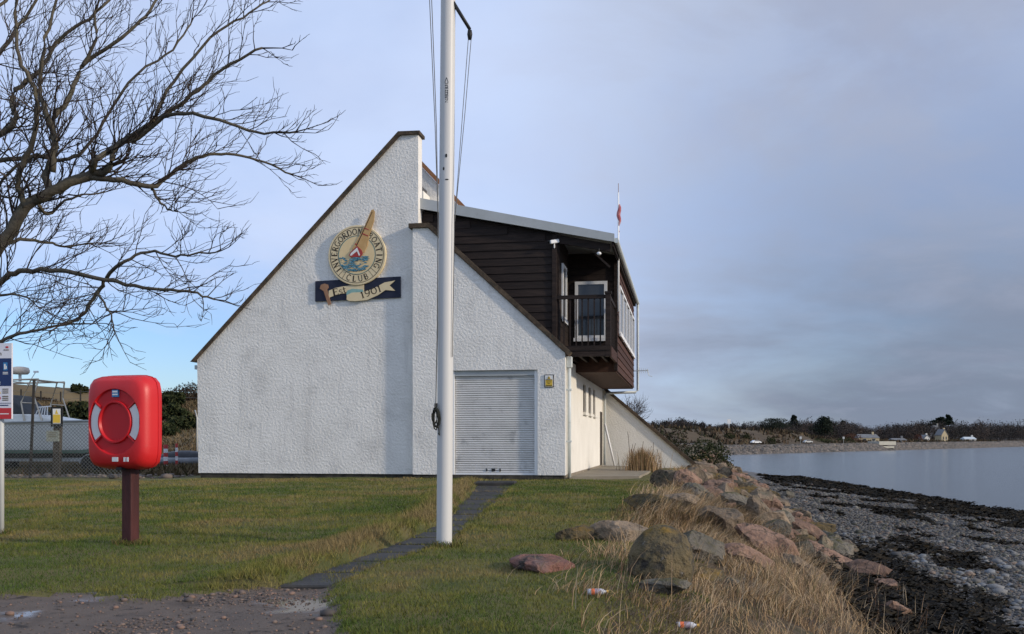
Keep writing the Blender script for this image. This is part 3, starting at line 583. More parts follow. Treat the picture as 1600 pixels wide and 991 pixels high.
# maker's mark printed down the mast: a pointed outline above a column of block capitals
mk = MB(); u_ = 1 / FPX * mp_.y
def mpt(x, y): return tuple(onpole(698.5 + x, y))
def mline(pts, wd):
    for (x0, y0), (x1, y1) in zip(pts, pts[1:]):
        dx, dy = x1 - x0, y1 - y0; l = math.hypot(dx, dy); ex, ey = -dy / l * wd / 2, dx / l * wd / 2
        mk.add([mpt(x0 + ex, y0 + ey), mpt(x1 + ex, y1 + ey), mpt(x1 - ex, y1 - ey), mpt(x0 - ex, y0 - ey)], [(0, 1, 2, 3)])
mline([(0, 127), (-2.2, 133), (-2.2, 136), (2.2, 136), (2.2, 133), (0, 127)], .9)
for k, shp in enumerate(['S', 'B', 'H', 'G', 'B', 'S']):
    y = 138.4 + k * 3.75
    segs = {'S': [[(-2, y), (2, y)], [(-2, y), (-2, y + 1.5)], [(-2, y + 1.5), (2, y + 1.5)], [(2, y + 1.5), (2, y + 2.9)]], 'B': [[(-2, y), (2, y)], [(-2, y), (-2, y + 2.9)], [(2, y), (2, y + 2.9)], [(0, y), (0, y + 2.9)]], 'H': [[(-2, y), (-2, y + 2.9)], [(2, y), (2, y + 2.9)], [(-2, y + 1.4), (2, y + 1.4)]], 'G': [[(-2, y), (2, y)], [(2, y), (2, y + 2.9)], [(-2, y), (-2, y + 2.9)], [(0, y + 1.4), (2, y + 1.4)]]}[shp]
    for sg_ in segs: mline(sg_, .9)
mline([(-2.2, 161.2), (2.2, 161.2), (-2.2, 165), (2.2, 165)], .9)
link('lettering', mk.mesh(fix=False), m_black, mast)

# ------------------------------------------------------------------ lifebuoy housing on its post
lp = hit(200, 850)
lb = empty('lifebuoy_housing', (lp.x, lp.y, lp.z), R(-18), 'bright red plastic lifebuoy housing on a dark red wooden post', 'lifebuoy')
m_rp = mat('red_plastic', [(.50, .012, .016), (.60, .02, .022)], 2, .42, .05, 60, spec=.4, spots=[((.42, .035, .035), 8, .60, .78)]); m_rp2 = mat('red_plastic_recess', [(.46, .010, .016), (.52, .014, .02)], 2, .42)
m_post = mat('dark_red_post', [(.035, .010, .010), (.075, .022, .02)], 4, .6, .4, 18, stretch=(4, 4, .6))
def rrect(wd, ht, r, n=12, p=6.5):
    o = []
    for i in range(4 * n + 0):
        t = 2 * math.pi * (i + .5) / (4 * n); c, q = abs(math.cos(t)), abs(math.sin(t)); rad = ((2 * c / wd) ** p + (2 * q / ht) ** p) ** (-1 / p); o.append((rad * math.cos(t), rad * math.sin(t)))
    return o
ZB = zz_l = ZC - (660 - HY) / FPX * lp.y - lp.z; HW, HH = .735, .93
def loft(secs, cap0=True, cap1=True):
    mb = MB(); n = len(secs[0][1]); 
    for y, po in secs: mb.v += [(x, y, ZB + z) for x, z in po]
    for i in range(len(secs) - 1):
        for j in range(n): mb.f.append((i * n + j, i * n + (j + 1) % n, (i + 1) * n + (j + 1) % n, (i + 1) * n + j))
    if cap0: mb.f.append(tuple(range(n)))
    if cap1: mb.f.append(tuple((len(secs) - 1) * n + n - 1 - j for j in range(n)))
    return mb
FY = -.20   # front plane of the cover
RO = .305
fr = loft([(-.012, rrect(HW, HH, .12)), (-.10, rrect(HW * .985, HH * .985, .12)), (-.155, rrect(HW * .94, HH * .95, .12)), (-.185, rrect(HW * .87, HH * .90, .12)), (FY, rrect(HW * .80, HH * .85, .12))], cap1=False)
n = 48; k0 = len(fr.v) - n                       # front face: joins the rounded rim to the round recess
circ = [(RO * math.cos(math.atan2(z, x)), RO * 1.07 * math.sin(math.atan2(z, x))) for x, z in rrect(HW * .80, HH * .85, .12)]
fr.v += [(x, FY - .002, ZB + z + .0) for x, z in circ]
for j in range(n): fr.f.append((k0 + j, k0 + (j + 1) % n, k0 + n + (j + 1) % n, k0 + n + j))
cov = fr.build('cover', m_rp, lb, smooth='auto')
S107 = Matrix.Translation((0, 0, ZB)) @ Matrix.Diagonal((1, 1, 1.07, 1)) @ RX
MB().lathe([(RO, -FY + .002), (RO - .012, -FY - .022), (.20, -FY - .022), (.192, -FY + .004), (.178, -FY + .004), (.166, -FY - .02), (0, -FY - .022)], 64, S107).build('ring_recess', m_rp2, cov, smooth='auto')
for a0 in (145, -35): MB().lathe([(.206, -FY - .0215), (.206, -FY - .014), (.288, -FY - .014), (.288, -FY - .0215)], 20, S107, R(a0), R(a0 + 70)).build('reflective_band', m_pale, cov)
for a in (38, 142, 218, 322): c, s_ = math.cos(R(a)), math.sin(R(a)); MB().bar((.20 * c, FY + .012, ZB + .20 * s_ * 1.07), (.30 * c, FY + .012, ZB + .30 * s_ * 1.07), .014, .02, up=(0, 1, 0)).build('rib', m_rp, cov)
m_bl = mat('sticker_blue', [(.03, .16, .36), (.05, .22, .44)], 4, .5)
MB().box((-.03, FY + .004, ZB + .245), (.045, FY + .021, ZB + .315)).build('sticker', m_bl, cov); MB().box((-.022, FY + .002, ZB + .288), (.037, FY + .0035, ZB + .306)).box((-.022, FY + .002, ZB + .262), (.037, FY + .0035, ZB + .276)).build('sticker_print', m_pale, cov)
for x0, x1 in ((-.02, .05), (.115, .138), (.15, .173)): MB().box((x0, FY - .006, ZB - .388), (x1, FY - .0025, ZB - .345)).build('sticker', m_pale, cov)
MB().box((-.005, -.17, ZB - .475), (.06, -.10, ZB - .445)).build('catch', m_black, cov)
loft([(-.008, rrect(HW * 1.0, HH * 1.0, .12)), (.05, rrect(HW * .99, HH * .99, .12)), (.085, rrect(HW * .9, HH * .93, .12))]).build('back_shell', m_rp, lb, smooth='auto')
loft([(-.0135, rrect(HW * 1.012, HH * 1.01, .12)), (-.0065, rrect(HW * 1.012, HH * 1.01, .12))]).build('seam', m_rp2, lb)
MB().box((-.02, -.07, -.3), (.095, .055, ZB - .3)).build('post', m_post, lb, bevel=.006)

# ------------------------------------------------------------------ notice board at the left edge
ip = hit(2, 835)
ib = empty('notice_board', ip, R(-6), 'tall white, navy and red notice board on pale grey posts', 'sign')
ZT = ZC - (537 - HY) / FPX * ip.y - ip.z; ZBt = ZC - (655 - HY) / FPX * ip.y - ip.z; RW = .152
MB().box((-.62, -.045, ZBt), (RW, -.02, ZT)).build('panel', mat('panel_white', [(.62, .62, .68), (.68, .68, .72)], 3, .4), ib)
hh = ZT - ZBt
def pr(x0, t0, x1, t1, m, k=0): MB().box((x0, -.0475 - .0012 * k, ZBt + hh * t0), (x1, -.0455, ZBt + hh * t1)).build('print', m, ib)
m_nv = mat('panel_navy', [(.014, .03, .10), (.02, .04, .13)], 3, .4); m_rd = mat('panel_red', [(.46, .03, .035), (.52, .045, .05)], 3, .4)
pr(-.62, .435, RW - .002, .80, m_nv); pr(-.62, 0.0, RW - .002, .145, m_rd)
pr(.055, .64, .105, .745, m_bl, 1); pr(.066, .655, .083, .725, m_pale, 2); pr(.087, .66, .097, .70, m_pale, 2); pr(-.15, .63, .0, .745, m_bl, 1)
for tt in (.615, .595): pr(.05, tt - .006, .11, tt + .004, m_pale, 1)
for tt in (.485, .462): pr(-.10, tt - .006, .02, tt + .004, m_pale, 1)
for tt in (.395, .37, .345, .30, .275, .25): pr(.045, tt - .006, .115, tt + .005, m_ink, 1)
for x0, x1 in ((-.3, .0), (.015, .115)): pr(x0, .175, x1, .187, m_nv, 1)
pr(-.62, .207, RW - .004, .212, m_nv, 1)
for tt, x1 in ((.10, -.02), (.068, .12), (.035, -.0)): pr(-.4, tt - .006, x1, tt + .006, m_pale, 1)
pr(.085, .935, .115, .958, m_rd, 1); pr(.06, .905, .12, .915, m_ink, 1)
zt_ = ZBt + hh * .838; l2 = MB()
def sans(x0, pts, wd=.006):
    for (a, b_), (c, d_) in zip(pts, pts[1:]):
        l = math.hypot(c - a, d_ - b_) or 1; ex, ey = -(d_ - b_) / l * wd / 2, (c - a) / l * wd / 2
        l2.add([(x0 + a + ex, -.0475, zt_ + b_ + ey), (x0 + c + ex, -.0475, zt_ + d_ + ey), (x0 + c - ex, -.0475, zt_ + d_ - ey), (x0 + a - ex, -.0475, zt_ + b_ - ey)], [(0, 1, 2, 3)])
nn_ = [(0, 0), (0, .022), (.006, .028), (.014, .028), (.018, .022), (.018, 0)]; ee_ = [(.02, .014), (.0, .014), (.003, .026), (.016, .027), (.02, .018)] ; e2_ = [(.0, .014), (.003, .002), (.018, .002)]
sans(-.044, nn_); sans(-.018, ee_); sans(-.018, e2_); sans(.012, nn_); link('lettering', l2.mesh(fix=False), m_ink, ib)
MB().prism([(-.025, ZBt + hh * .335), (.025, ZBt + hh * .335), (0, ZBt + hh * .40)], -.0475, -.0455).build('warning_triangle', m_yel, ib)
MB().lathe([(.017, .0455), (.017, .0478), (.024, .0478), (.024, .0455)], 20, Matrix.Translation((0, 0, ZBt + hh * .275)) @ RX).build('prohibition_ring', m_rd, ib)
m_gp = mat('galvanised_post', [(.42, .43, .42), (.52, .53, .51)], 3, .5)
for x in (.0, -.5): MB().tube([(x, 0, -.3), (x, 0, ZT - .05)], .03, 12).build('post', m_gp, ib, smooth=True)

# ------------------------------------------------------------------ stepping path and doorstep
m_slab = mat('dark_wet_slab', [(.014, .014, .014), (.026, .025, .024), (.045, .04, .035)], 4, .6, .4, 30, rnd=.4)
ys_ = [7.20, 7.95, 8.7, 9.4, 10.1, 10.8, 11.5, 12.3, 13.2, 14.2, 15.3, 16.5, 17.8, 19.2, 20.6, 22.0, 23.3]
for a, c in zip(ys_, ys_[1:]):
    a += .03; c -= .03; (l0, r0), (l1, r1) = pathx(a), pathx(c); z = h((l0 + r0) / 2, (a + c) / 2) + .012; tz = random.uniform(-.006, .006); g = random.uniform(-.08, .05)
    s = MB().add([(l0 - .04, a, z - .08), (r0 + g, a, z - .08), (r1 + g, c, z - .08), (l1 - .04, c, z - .08), (l0 - .04, a, z), (r0 + g, a, z + tz), (r1 + g, c, z + tz), (l1 - .04, c, z)],
                 [(0, 3, 2, 1), (4, 5, 6, 7), (0, 1, 5, 4), (1, 2, 6, 5), (2, 3, 7, 6), (3, 0, 4, 7)]).mesh(bevel=.012)
    if a < 7.3: path = bpy.data.objects.new('path', None); COL.objects.link(path); path['kind'] = 'structure'
    link('slab', s, m_slab, path)
st = MB().add([(-.92, 23.35, -.1), (.06, 23.35, -.1), (.12, 24.2, -.1), (-.86, 24.2, -.1), (-.92, 23.35, .05), (.06, 23.35, .05), (.12, 24.2, .06), (-.86, 24.2, .06)], [(0, 3, 2, 1), (4, 5, 6, 7), (0, 1, 5, 4), (1, 2, 6, 5), (2, 3, 7, 6), (3, 0, 4, 7)]).mesh(bevel=.02)
link('step', st, m_slab, path)
ap = [world(.05, .55), world(1.9, 1.2), world(2.2, 11.8), world(.05, 12.4)]
MB().add([(*p.xy, -.10) for p in ap] + [(*p.xy, .07) for p in ap], [(3, 2, 1, 0), (4, 5, 6, 7), (0, 1, 5, 4), (1, 2, 6, 5), (2, 3, 7, 6), (3, 0, 4, 7)]).build('concrete_apron', mat('apron_concrete', [(.20, .17, .13), (.28, .25, .19)], 1.5, .9, .4, 30), kind='structure')

# ------------------------------------------------------------------ boulders of the sea defence
def rock_mesh(seed, sub=4, ncut=9, rough=.085):
    r = np.random.default_rng(seed); bm = bmesh.new(); bmesh.ops.create_icosphere(bm, subdivisions=sub, radius=1)
    P_ = np.array([v.co for v in bm.verts])
    for k in range(ncut):
        nrm = r.normal(size=3); nrm /= np.linalg.norm(nrm); dcut = r.uniform(.42, .80); d = P_ @ nrm - dcut; P_ = P_ - np.outer(np.where(d > 0, d, 0), nrm)
    lay = r.normal(size=3); lay /= np.linalg.norm(lay)
    for sc, am in ((1.3, rough), (3.2, rough * .55), (7, rough * .35), (15, rough * .22)):
        ph = r.uniform(0, 9, 3); A_ = np.linalg.qr(r.normal(size=(3, 3)))[0]; q = P_ @ A_; q = np.sin(q[:, [1, 2, 0]] * sc * 2 + ph + q * sc) * np.cos(q[:, [2, 0, 1]] * sc * 1.7 + ph[::-1]); P_ = P_ * (1 + am * q.sum(1, keepdims=True) / 1.5)
    st = np.abs(((P_ @ lay) * 4.5 + r.uniform(0, 1)) % 1 - .5); P_ = P_ * (1 - .05 * np.clip(1 - st / .10, 0, 1))[:, None]      # bedding cracks
    P_ /= np.abs(P_).max(0)
    for v, p in zip(bm.verts, P_): v.co = p
    me = bpy.data.meshes.new('rock'); bm.to_mesh(me); bm.free(); me.polygons.foreach_set('use_smooth', [True] * len(me.polygons)); me.set_sharp_from_angle(angle=R(30)); me.materials.append(None); return me
def rk(name, cols, lich=None, spots=None): return mat(name, cols, 4.5, .92, 1.0, 9, 8, crack=2.2, rnd=.45, lich=lich, spots=(spots or []) + [((.035, .03, .024), 7.5, .58, .68), ((.21, .19, .16), 13, .64, .72)], bdist=.09, wpos=True)
OCH = (.17, .105, .022); OLV = (.065, .06, .022)
R_PINK = rk('pink_sandstone', [(.125, .075, .055), (.21, .13, .092), (.27, .175, .125)], spots=[((.10, .08, .06), 1.6, .55, .75)])
R_TAN = rk('tan_sandstone', [(.12, .09, .06), (.195, .145, .098), (.25, .19, .13)], spots=[((.11, .10, .07), 2, .5, .72)])
R_GREY = rk('grey_boulder', [(.085, .078, .062), (.14, .125, .10), (.18, .155, .125)], lich=(OLV, 1.05), spots=[((.05, .048, .04), 3, .55, .7)])
R_LICH = rk('lichen_boulder', [(.055, .048, .03), (.11, .085, .045), (.15, .11, .055)], lich=(OCH, 1.0), spots=[((.045, .04, .03), 7, .5, .62), ((.19, .17, .14), 11, .66, .74)])
R_RED = rk('red_slab', [(.13, .065, .055), (.21, .10, .075), (.17, .115, .105)], spots=[((.07, .065, .06), 2.2, .5, .7), ((.06, .06, .02), 4, .64, .7)])
ROCKS = [rock_mesh(i) for i in range(10)]
def boulder(px, py, wpx, hpx, m, label, depth=.8, seed=0, tilt=0, group=None, mesh=None):
    """px,py = foot centre in the picture -> a place on the slope; width and height become metres there"""
    p = hit(px, py); k = p.y / FPX; wd = wpx * k / 2; ht = hpx * k
    me_ = mesh or ROCKS[seed % 10]
    o = bpy.data.objects.new('boulder', me_); COL.objects.link(o)
    o.scale = (wd * 1.02, wd * depth, ht * .62); o.location = (p.x, p.y + wd * depth * .35, p.z + ht * .22); o.rotation_euler = (0, R(tilt), R((seed * 73) % 50 - 25))
    o.material_slots[0].link = 'OBJECT'; o.material_slots[0].material = m
    tag(o, label, 'boulder', group or 'boulders of the sea defence'); return o
GEN = 'angular pinkish and grey boulder in the sloping rock sea defence'
boulder(855, 889, 122, 24, R_RED, 'flat dark red stone slab sunk in the lawn edge', 1.15, 3)
boulder(908, 845, 82, 32, R_LICH, 'low dark slab with yellow lichen at the lawn edge above the flat red stone', .6, 2)
boulder(990, 848, 140, 38, R_TAN, 'long low tan rock half buried in dry grass behind the lichen dome', .6, 3, 4)
dome = boulder(1037, 915, 104, 112, R_LICH, 'large dome shaped boulder covered in orange and olive lichen', .9, 4, mesh=rock_mesh(77, 4, 0, .04))
boulder(1040, 930, 84, 32, R_GREY, 'small dark mossy rock at the foot of the lichen dome', .6, 5)
boulder(1085, 875, 118, 72, R_GREY, 'peaked grey boulder with green moss crown among dry grass', .8, 6, 12)
boulder(1012, 800, 80, 34, R_LICH, 'rounded ochre lichen rock on the grassy crest', .8, 7)
boulder(1165, 895, 110, 50, R_PINK, 'broad pink sandstone block above the black seaweed', .7, 8, 14)
boulder(1200, 868, 115, 46, R_PINK, 'large slanting pink sandstone slab with mossy corner', .6, 9, 22)
boulder(1252, 908, 100, 50, R_TAN, 'olive topped boulder tapering to an orange tip over the seaweed', .6, 0, 28)
boulder(1222, 920, 56, 40, R_PINK, 'rounded pale pink rock in front of the olive topped boulder', .8, 2)
boulder(1193, 828, 50, 66, R_TAN, 'upright pointed tan rock standing on the slope', .7, 3, -8)
boulder(1216, 838, 50, 30, R_LICH, 'small mossy yellow rock below the upright pointed rock', .8, 4)
boulder(1245, 848, 96, 46, R_PINK, 'long reddish block low on the slope above the shingle', .6, 5, 24)
boulder(1285, 868, 42, 52, R_TAN, 'tan rock at the lower end of the defence next to the shingle', .8, 6, 16)
boulder(1298, 880, 28, 18, R_PINK, 'little orange stone at the shingle edge beside black weed', .8, 7)
boulder(1155, 800, 84, 34, R_GREY, 'long smooth grey rock lying across the slope', .6, 8, 14)
boulder(1176, 785, 60, 28, R_LICH, 'yellow lichen patched rock behind the long grey rock', .7, 9)
boulder(1120, 830, 90, 60, R_TAN, 'big tan boulder draped with pale dry grass', .8, 0)
boulder(1048, 762, 66, 34, R_TAN, 'tan block near the foot of the rear buttress wall', .7, 1)
boulder(1078, 765, 56, 42, R_PINK, 'tilted pink slab below the end of the buttress wall', .6, 2, 30)
boulder(1095, 785, 66, 34, R_GREY, 'dark grey rock in the hollow below the tilted pink slab', .7, 3, 10)
boulder(1120, 775, 60, 38, R_PINK, 'pink wedge rock beside the dark hollow', .7, 4, 20)
boulder(1060, 800, 70, 36, R_TAN, 'dull tan rock under grass near the crest', .8, 5)
boulder(1231, 778, 26, 18, R_GREY, 'small dark stone alone on the upper shingle', .8, 6)
boulder(1252, 815, 34, 22, R_TAN, 'small tan block resting on the shingle beside the slope', .8, 7)
boulder(1100, 915, 80, 44, R_LICH, 'ochre lichen rock right of the big lichen dome', .7, 6)
boulder(1130, 925, 60, 28, R_GREY, 'low dark stone sunk in grass above the seaweed bank', .7, 7)
rb = np.random.default_rng(5); cnt = 0
mm = [R_PINK, R_PINK, R_TAN, R_TAN, R_GREY, R_LICH]
def slope_rock(s, y, sz, k, lab=GEN):
    x = toe(y) + s / .98; o = bpy.data.objects.new('boulder', ROCKS[k % 10]); COL.objects.link(o)
    o.scale = (sz * rb.uniform(.8, 1.25), sz * rb.uniform(.7, 1.1), sz * rb.uniform(.5, .75)); o.location = (x, y, h(x, y) + sz * .12); o.rotation_euler = (rb.uniform(-.25, .25), R(18) + rb.uniform(-.3, .3), rb.uniform(0, 6.28))
    o.material_slots[0].link = 'OBJECT'; mi = int(rb.integers(0, 6)); o.material_slots[0].material = mm[mi]; lab = '%s boulder %s' % (('pink sandstone', 'pink sandstone', 'tan sandstone', 'tan sandstone', 'dark grey', 'yellow lichened')[mi], 'on the grassy crest of the sea defence' if s < -2.2 else 'part way down the sea defence slope' if s < -.8 else 'at the foot of the sea defence beside the shingle'); tag(o, lab, 'boulder', 'boulders of the sea defence')
y = 11.0; k = 0
while y < 118 and k < 250:
    for s in (-2.65, -1.95, -1.25, -.6, .05):
        if y < 19 and s < -1.5: continue
        if y < 14.5 and s < -.3: continue
        if rb.random() < (.9 if y > 16 else .6): slope_rock(s + rb.uniform(-.3, .3), y + rb.uniform(-.35, .35), rb.uniform(.28, .52) * (1 + max(0, y - 30) * .006), k); k += 1
    y += .78 * (1 + max(0, y - 24) * .03)

# ------------------------------------------------------------------ shingle, cobbles, seaweed
bm = bmesh.new(); bmesh.ops.create_icosphere(bm, subdivisions=1, radius=1); iV = np.array([v.co for v in bm.verts]); iF = np.array([[v.index for v in f.verts] for f in bm.faces]); bm.free()
def scatter(name, base_v, base_f, pos, scl, rot, cols, m, smooth=True, parent=None, **props):
    n = len(pos); c, s_ = np.cos(rot), np.sin(rot); v = base_v[None] * scl[:, None, :]
    x = v[..., 0] * c[:, None] - v[..., 1] * s_[:, None]; y = v[..., 0] * s_[:, None] + v[..., 1] * c[:, None]
    P_ = np.stack([x, y, v[..., 2]], -1) + pos[:, None, :]; k = len(base_v)
    F_ = (base_f[None] + (np.arange(n) * k)[:, None, None]).reshape(-1, base_f.shape[1])
    return bulk(name, P_.reshape(-1, 3), F_, m, np.repeat(cols, k, 0), smooth, parent, **props)
m_peb = mat('shingle_stone', [(.8, .8, .8), (1.15, 1.13, 1.1)], 9, .75, attr='col')
PC = np.array([(.10, .10, .10), (.15, .15, .15), (.13, .125, .12), (.19, .18, .165), (.085, .09, .095), (.17, .125, .095), (.22, .21, .19), (.12, .12, .09)])
def weedmask(x, y):
    s = sdist(x, y); bw = beachw(y)
    wb_ = .5 + 1.5 * vn(x, y, .6) + .6 * (y < 12); toe_band = ss(s, -1.0, -.5) * (1 - ss(s, wb_, wb_ + .5)) * (1 - ss(y, 18, 25))
    shore = ss(s, bw * .60, bw * .72) * (1 - ss(s, bw + .3, bw + 2.2)) * ss(vn(x, y * .5, .5, 4), .30, .46)
    streak = ss(vn((x - toe(y)) * .8, y * .32, 1.3, 4), .58, .63) * ss(s, 1.0, 2.2)
    return np.maximum(np.maximum(toe_band, shore), streak * .9)
n = 95000; y = 9 * (75 / 9) ** rng.random(n); s = rng.random(n) * (beachw(y) + .4) - .2; x = toe(y) + s / .98
vis = (x / y < .62) & (rng.random(n) > weedmask(x, y) * .9); x, y, s = x[vis], y[vis], s[vis]
sz = np.exp(rng.normal(-3.72, .42, len(x))) * (1 + np.maximum(0, y - 14) * .018); sz = np.clip(sz, .015, .16)
pos = np.c_[x, y, H(x, y) + sz * .25]; scl = np.c_[sz * rng.uniform(.8, 1.4, len(x)), sz, sz * rng.uniform(.45, .8, len(x))]
pc = PC[rng.integers(0, len(PC), len(x))] * rng.uniform(.35, .85, (len(x), 1))
bm = bmesh.new(); bmesh.ops.create_icosphere(bm, subdivisions=1, radius=1); bm.free()
t0 = (1 + 5 ** .5) / 2; icoV = np.array([(-1, t0, 0), (1, t0, 0), (-1, -t0, 0), (1, -t0, 0), (0, -1, t0), (0, 1, t0), (0, -1, -t0), (0, 1, -t0), (t0, 0, -1), (t0, 0, 1), (-t0, 0, -1), (-t0, 0, 1)]) / 1.9
icoF = np.array([(0, 11, 5), (0, 5, 1), (0, 1, 7), (0, 7, 10), (0, 10, 11), (1, 5, 9), (5, 11, 4), (11, 10, 2), (10, 7, 6), (7, 1, 8), (3, 9, 4), (3, 4, 2), (3, 2, 6), (3, 6, 8), (3, 8, 9), (4, 9, 5), (2, 4, 11), (6, 2, 10), (8, 6, 7), (9, 8, 1)])
scatter('shingle', icoV, icoF, pos, scl, rng.uniform(0, 6.28, len(x)), pc, m_peb, kind='stuff', label='grey shingle and small pebbles covering the beach', category='shingle')
m_cob = [mat('cobble_%s' % q, c_, 5, .7, .3, 20, rnd=.5) for q, c_ in (('grey', [(.13, .13, .13), (.19, .19, .185)]), ('slate', [(.11, .12, .13), (.17, .18, .19)]), ('brown', [(.17, .12, .09), (.22, .17, .13)]), ('pale', [(.17, .165, .15), (.23, .22, .20)]))]
cobm = []
for q in range(5):
    me_ = bpy.data.meshes.new('cobble'); r_ = np.random.default_rng(q); vv = iV * (1 + .10 * np.sin(iV[:, [1, 2, 0]] * 2.2 + r_.uniform(0, 6, 3)).sum(1, keepdims=True)); me_.from_pydata(vv.tolist(), [], iF.tolist()); me_.polygons.foreach_set('use_smooth', [True] * len(me_.polygons)); me_.materials.append(None); cobm.append(me_)
rc = random.Random(4); k = 0
while k < 160:
    y = 9.5 * (26 / 9.5) ** rc.random(); s = .8 + rc.random() * 8; x = float(toe(y)) + s / .98
    if x / y > .56 or float(weedmask(x, y)) > .3: continue
    sz = rc.uniform(.045, .085) if rc.random() < .9 else rc.uniform(.085, .12)
    o = bpy.data.objects.new('beach_cobble', cobm[k % 5]); COL.objects.link(o); o.location = (x, y, h(x, y) + sz * .3); o.scale = (sz * rc.uniform(.9, 1.4), sz, sz * rc.uniform(.5, .75)); o.rotation_euler = (rc.uniform(-.2, .2), rc.uniform(-.2, .2), rc.uniform(0, 6.28))
    o.material_slots[0].link = 'OBJECT'; o.material_slots[0].material = m_cob[rc.choice((0, 0, 0, 1, 1, 2, 3))]; tag(o, 'large rounded %s cobble on the shingle beach' % o.material_slots[0].material.name[7:], 'stone', 'large cobbles on the beach'); k += 1
# seaweed: crumpled dark fronds
n = 420000; y = 6.5 * (95 / 6.5) ** rng.random(n); s = rng.random(n) * (beachw(y) + 2.6) - .9; x = toe(y) + s / .98
keep = (rng.random(n) < weedmask(x, y)) & (x / y < .62); x, y, s = x[keep], y[keep], s[keep]; n = len(x)
hump = .12 * vn(x, y, 2.2) * (s < 3) + .03; z = np.maximum(H(x, y), SEA + .005) + rng.random(n) * (hump + .02); L = rng.uniform(.05, .13, n) * (1 + np.maximum(0, y - 14) * .03); a = rng.uniform(0, 6.28, n); b2 = a + rng.uniform(.8, 2.2, n)
P0 = np.c_[x, y, z]; P1 = P0 + np.c_[np.cos(a) * L, np.sin(a) * L, rng.uniform(-.25, .5, n) * L]; P2 = P0 + np.c_[np.cos(b2) * L * .5, np.sin(b2) * L * .5, rng.uniform(-.2, .5, n) * L]
cw = np.array([(.010, .009, .007), (.02, .016, .010), (.030, .022, .012), (.014, .013, .010)])[rng.integers(0, 4, n)]
bulk('seaweed', np.stack([P0, P1, P2], 1).reshape(-1, 3), np.arange(3 * n).reshape(-1, 3), mat('wet_seaweed', [(.9, .9, .9)], 3, .75, attr='col', spec=.12), np.repeat(cw, 3, 0), kind='stuff', label='black and brown seaweed thrown up along the beach', category='seaweed')

# ------------------------------------------------------------------ turf blades and dry grass
def blades(name, x, y, L, wd, lean, dirn, cols, seg, label, cat, m, z0=None):
    n = len(x); z = H(x, y) - .01 if z0 is None else z0; ca, sa = np.cos(dirn), np.sin(dirn); pv = rng.uniform(0, 6.28, n); wx, wy = np.cos(pv) * wd, np.sin(pv) * wd
    rows = []
    for k in range(seg + 1):
        t = k / seg; off = L * lean * t ** 1.8; up = L * (t - .45 * lean * t * t); taper = (1 - t) if k < seg else 0
        c0 = np.c_[x + ca * off, y + sa * off, z + up]
        if k < seg: rows += [c0 - np.c_[wx, wy, 0 * wx] * (1 - .6 * t), c0 + np.c_[wx, wy, 0 * wx] * (1 - .6 * t)]
        else: rows += [c0]
    nv = 2 * seg + 1; P_ = np.stack(rows, 1).reshape(-1, 3); F = []
    for k in range(seg - 1): F += [(2 * k, 2 * k + 1, 2 * k + 3), (2 * k, 2 * k + 3, 2 * k + 2)]
    F += [(2 * seg - 2, 2 * seg - 1, 2 * seg)]
    Fc = (np.array(F)[None] + (np.arange(n) * nv)[:, None, None]).reshape(-1, 3)
    return bulk(name, P_, Fc, m, np.repeat(cols, nv, 0), kind='stuff', label=label, category=cat)
m_bl2 = mat('grass_blades', [(.95, .95, .95)], 2, .8, attr='col', spec=.15)
n = 540000; y = 4.6 * (27 / 4.6) ** (rng.random(n) ** .9); x = rng.uniform(-.80, .42, n) * y
q = world(0, 0); uu = (x - q.x) * UX.x + (y - q.y) * UX.y; ww = (x - q.x) * UW.x + (y - q.y) * UW.y
pa, pb = pathx(y); ok = (sdist(x, y) < -2.6 + .7 * vn(x, y, .8)) & (inroad(x, y) < .02 + .25 * (vn(x, y, 3) - .5) + .10 * rng.random(n) ** 3) & ~((x > pa + .16 * (vn(x, y, 2.5) - .35)) & (x < pb - .50 * (vn(x, y, 1.8) - .3)) & (y > 7.15) & (y < 24.4) & (np.abs(y[:, None] - np.array([7.2, 7.95, 8.7, 9.4, 10.1, 10.8, 11.5, 12.3, 13.2, 14.2, 15.3, 16.5, 17.8, 19.2, 20.6, 22.0])[None]).min(1) > .05 + .10 * (vn(x, y, 3.1) - .4)) & (rng.random(n) > .03)) & ~((ww > -.02) & (uu > -11)) 
x, y = x[ok], y[ok]; n = len(x); pt = vn(x, y, .7, 4); pt2 = vn(x, y, 2.6, 3); pa, pb = pathx(y); pedge = np.exp(-((x - pa + .25) / .28) ** 2) * (y > 7)
far = 1 + np.maximum(0, y - 8) * .075
G = np.array([(.060, .095, .018), (.115, .125, .026), (.175, .155, .045), (.21, .155, .07)])
kq = np.clip((pt * 5.6 - 1.85 + (pt2 - .5) * 3.8 + (vn(x, y * 2.2, .25, 2) - .5) * 2.2 + rng.normal(0, .35, n) + pedge * 1.8 + ss(y, 20, 26) * .5), 0, 2.99); k0 = kq.astype(int); fr_ = (kq - k0)[:, None]
cg = (G[k0] * (1 - fr_) + G[k0 + 1] * fr_) * rng.uniform(.75, 1.3, (n, 1))
blades('lawn_grass', x, y, rng.uniform(.02, .055, n) * (.7 + .6 * pt2) * (1 + pedge * 1.4) * np.minimum(far, 1.5), .0035 * far, rng.uniform(.2, .9, n), rng.uniform(0, 6.28, n), cg, 1, 'short winter turf of the lawn, green with straw patches', 'grass', m_bl2)
tx, ty = [], []
for bx, by, rr_, q in ((mp_.x, mp_.y, .13, 420), (lp.x + .04, lp.y, .12, 420), (ip.x, ip.y, .09, 250)): a_ = rng.uniform(0, 6.28, q); d_ = rr_ * (.55 + rng.random(q)); tx.append(bx + np.cos(a_) * d_); ty.append(by + np.sin(a_) * d_)
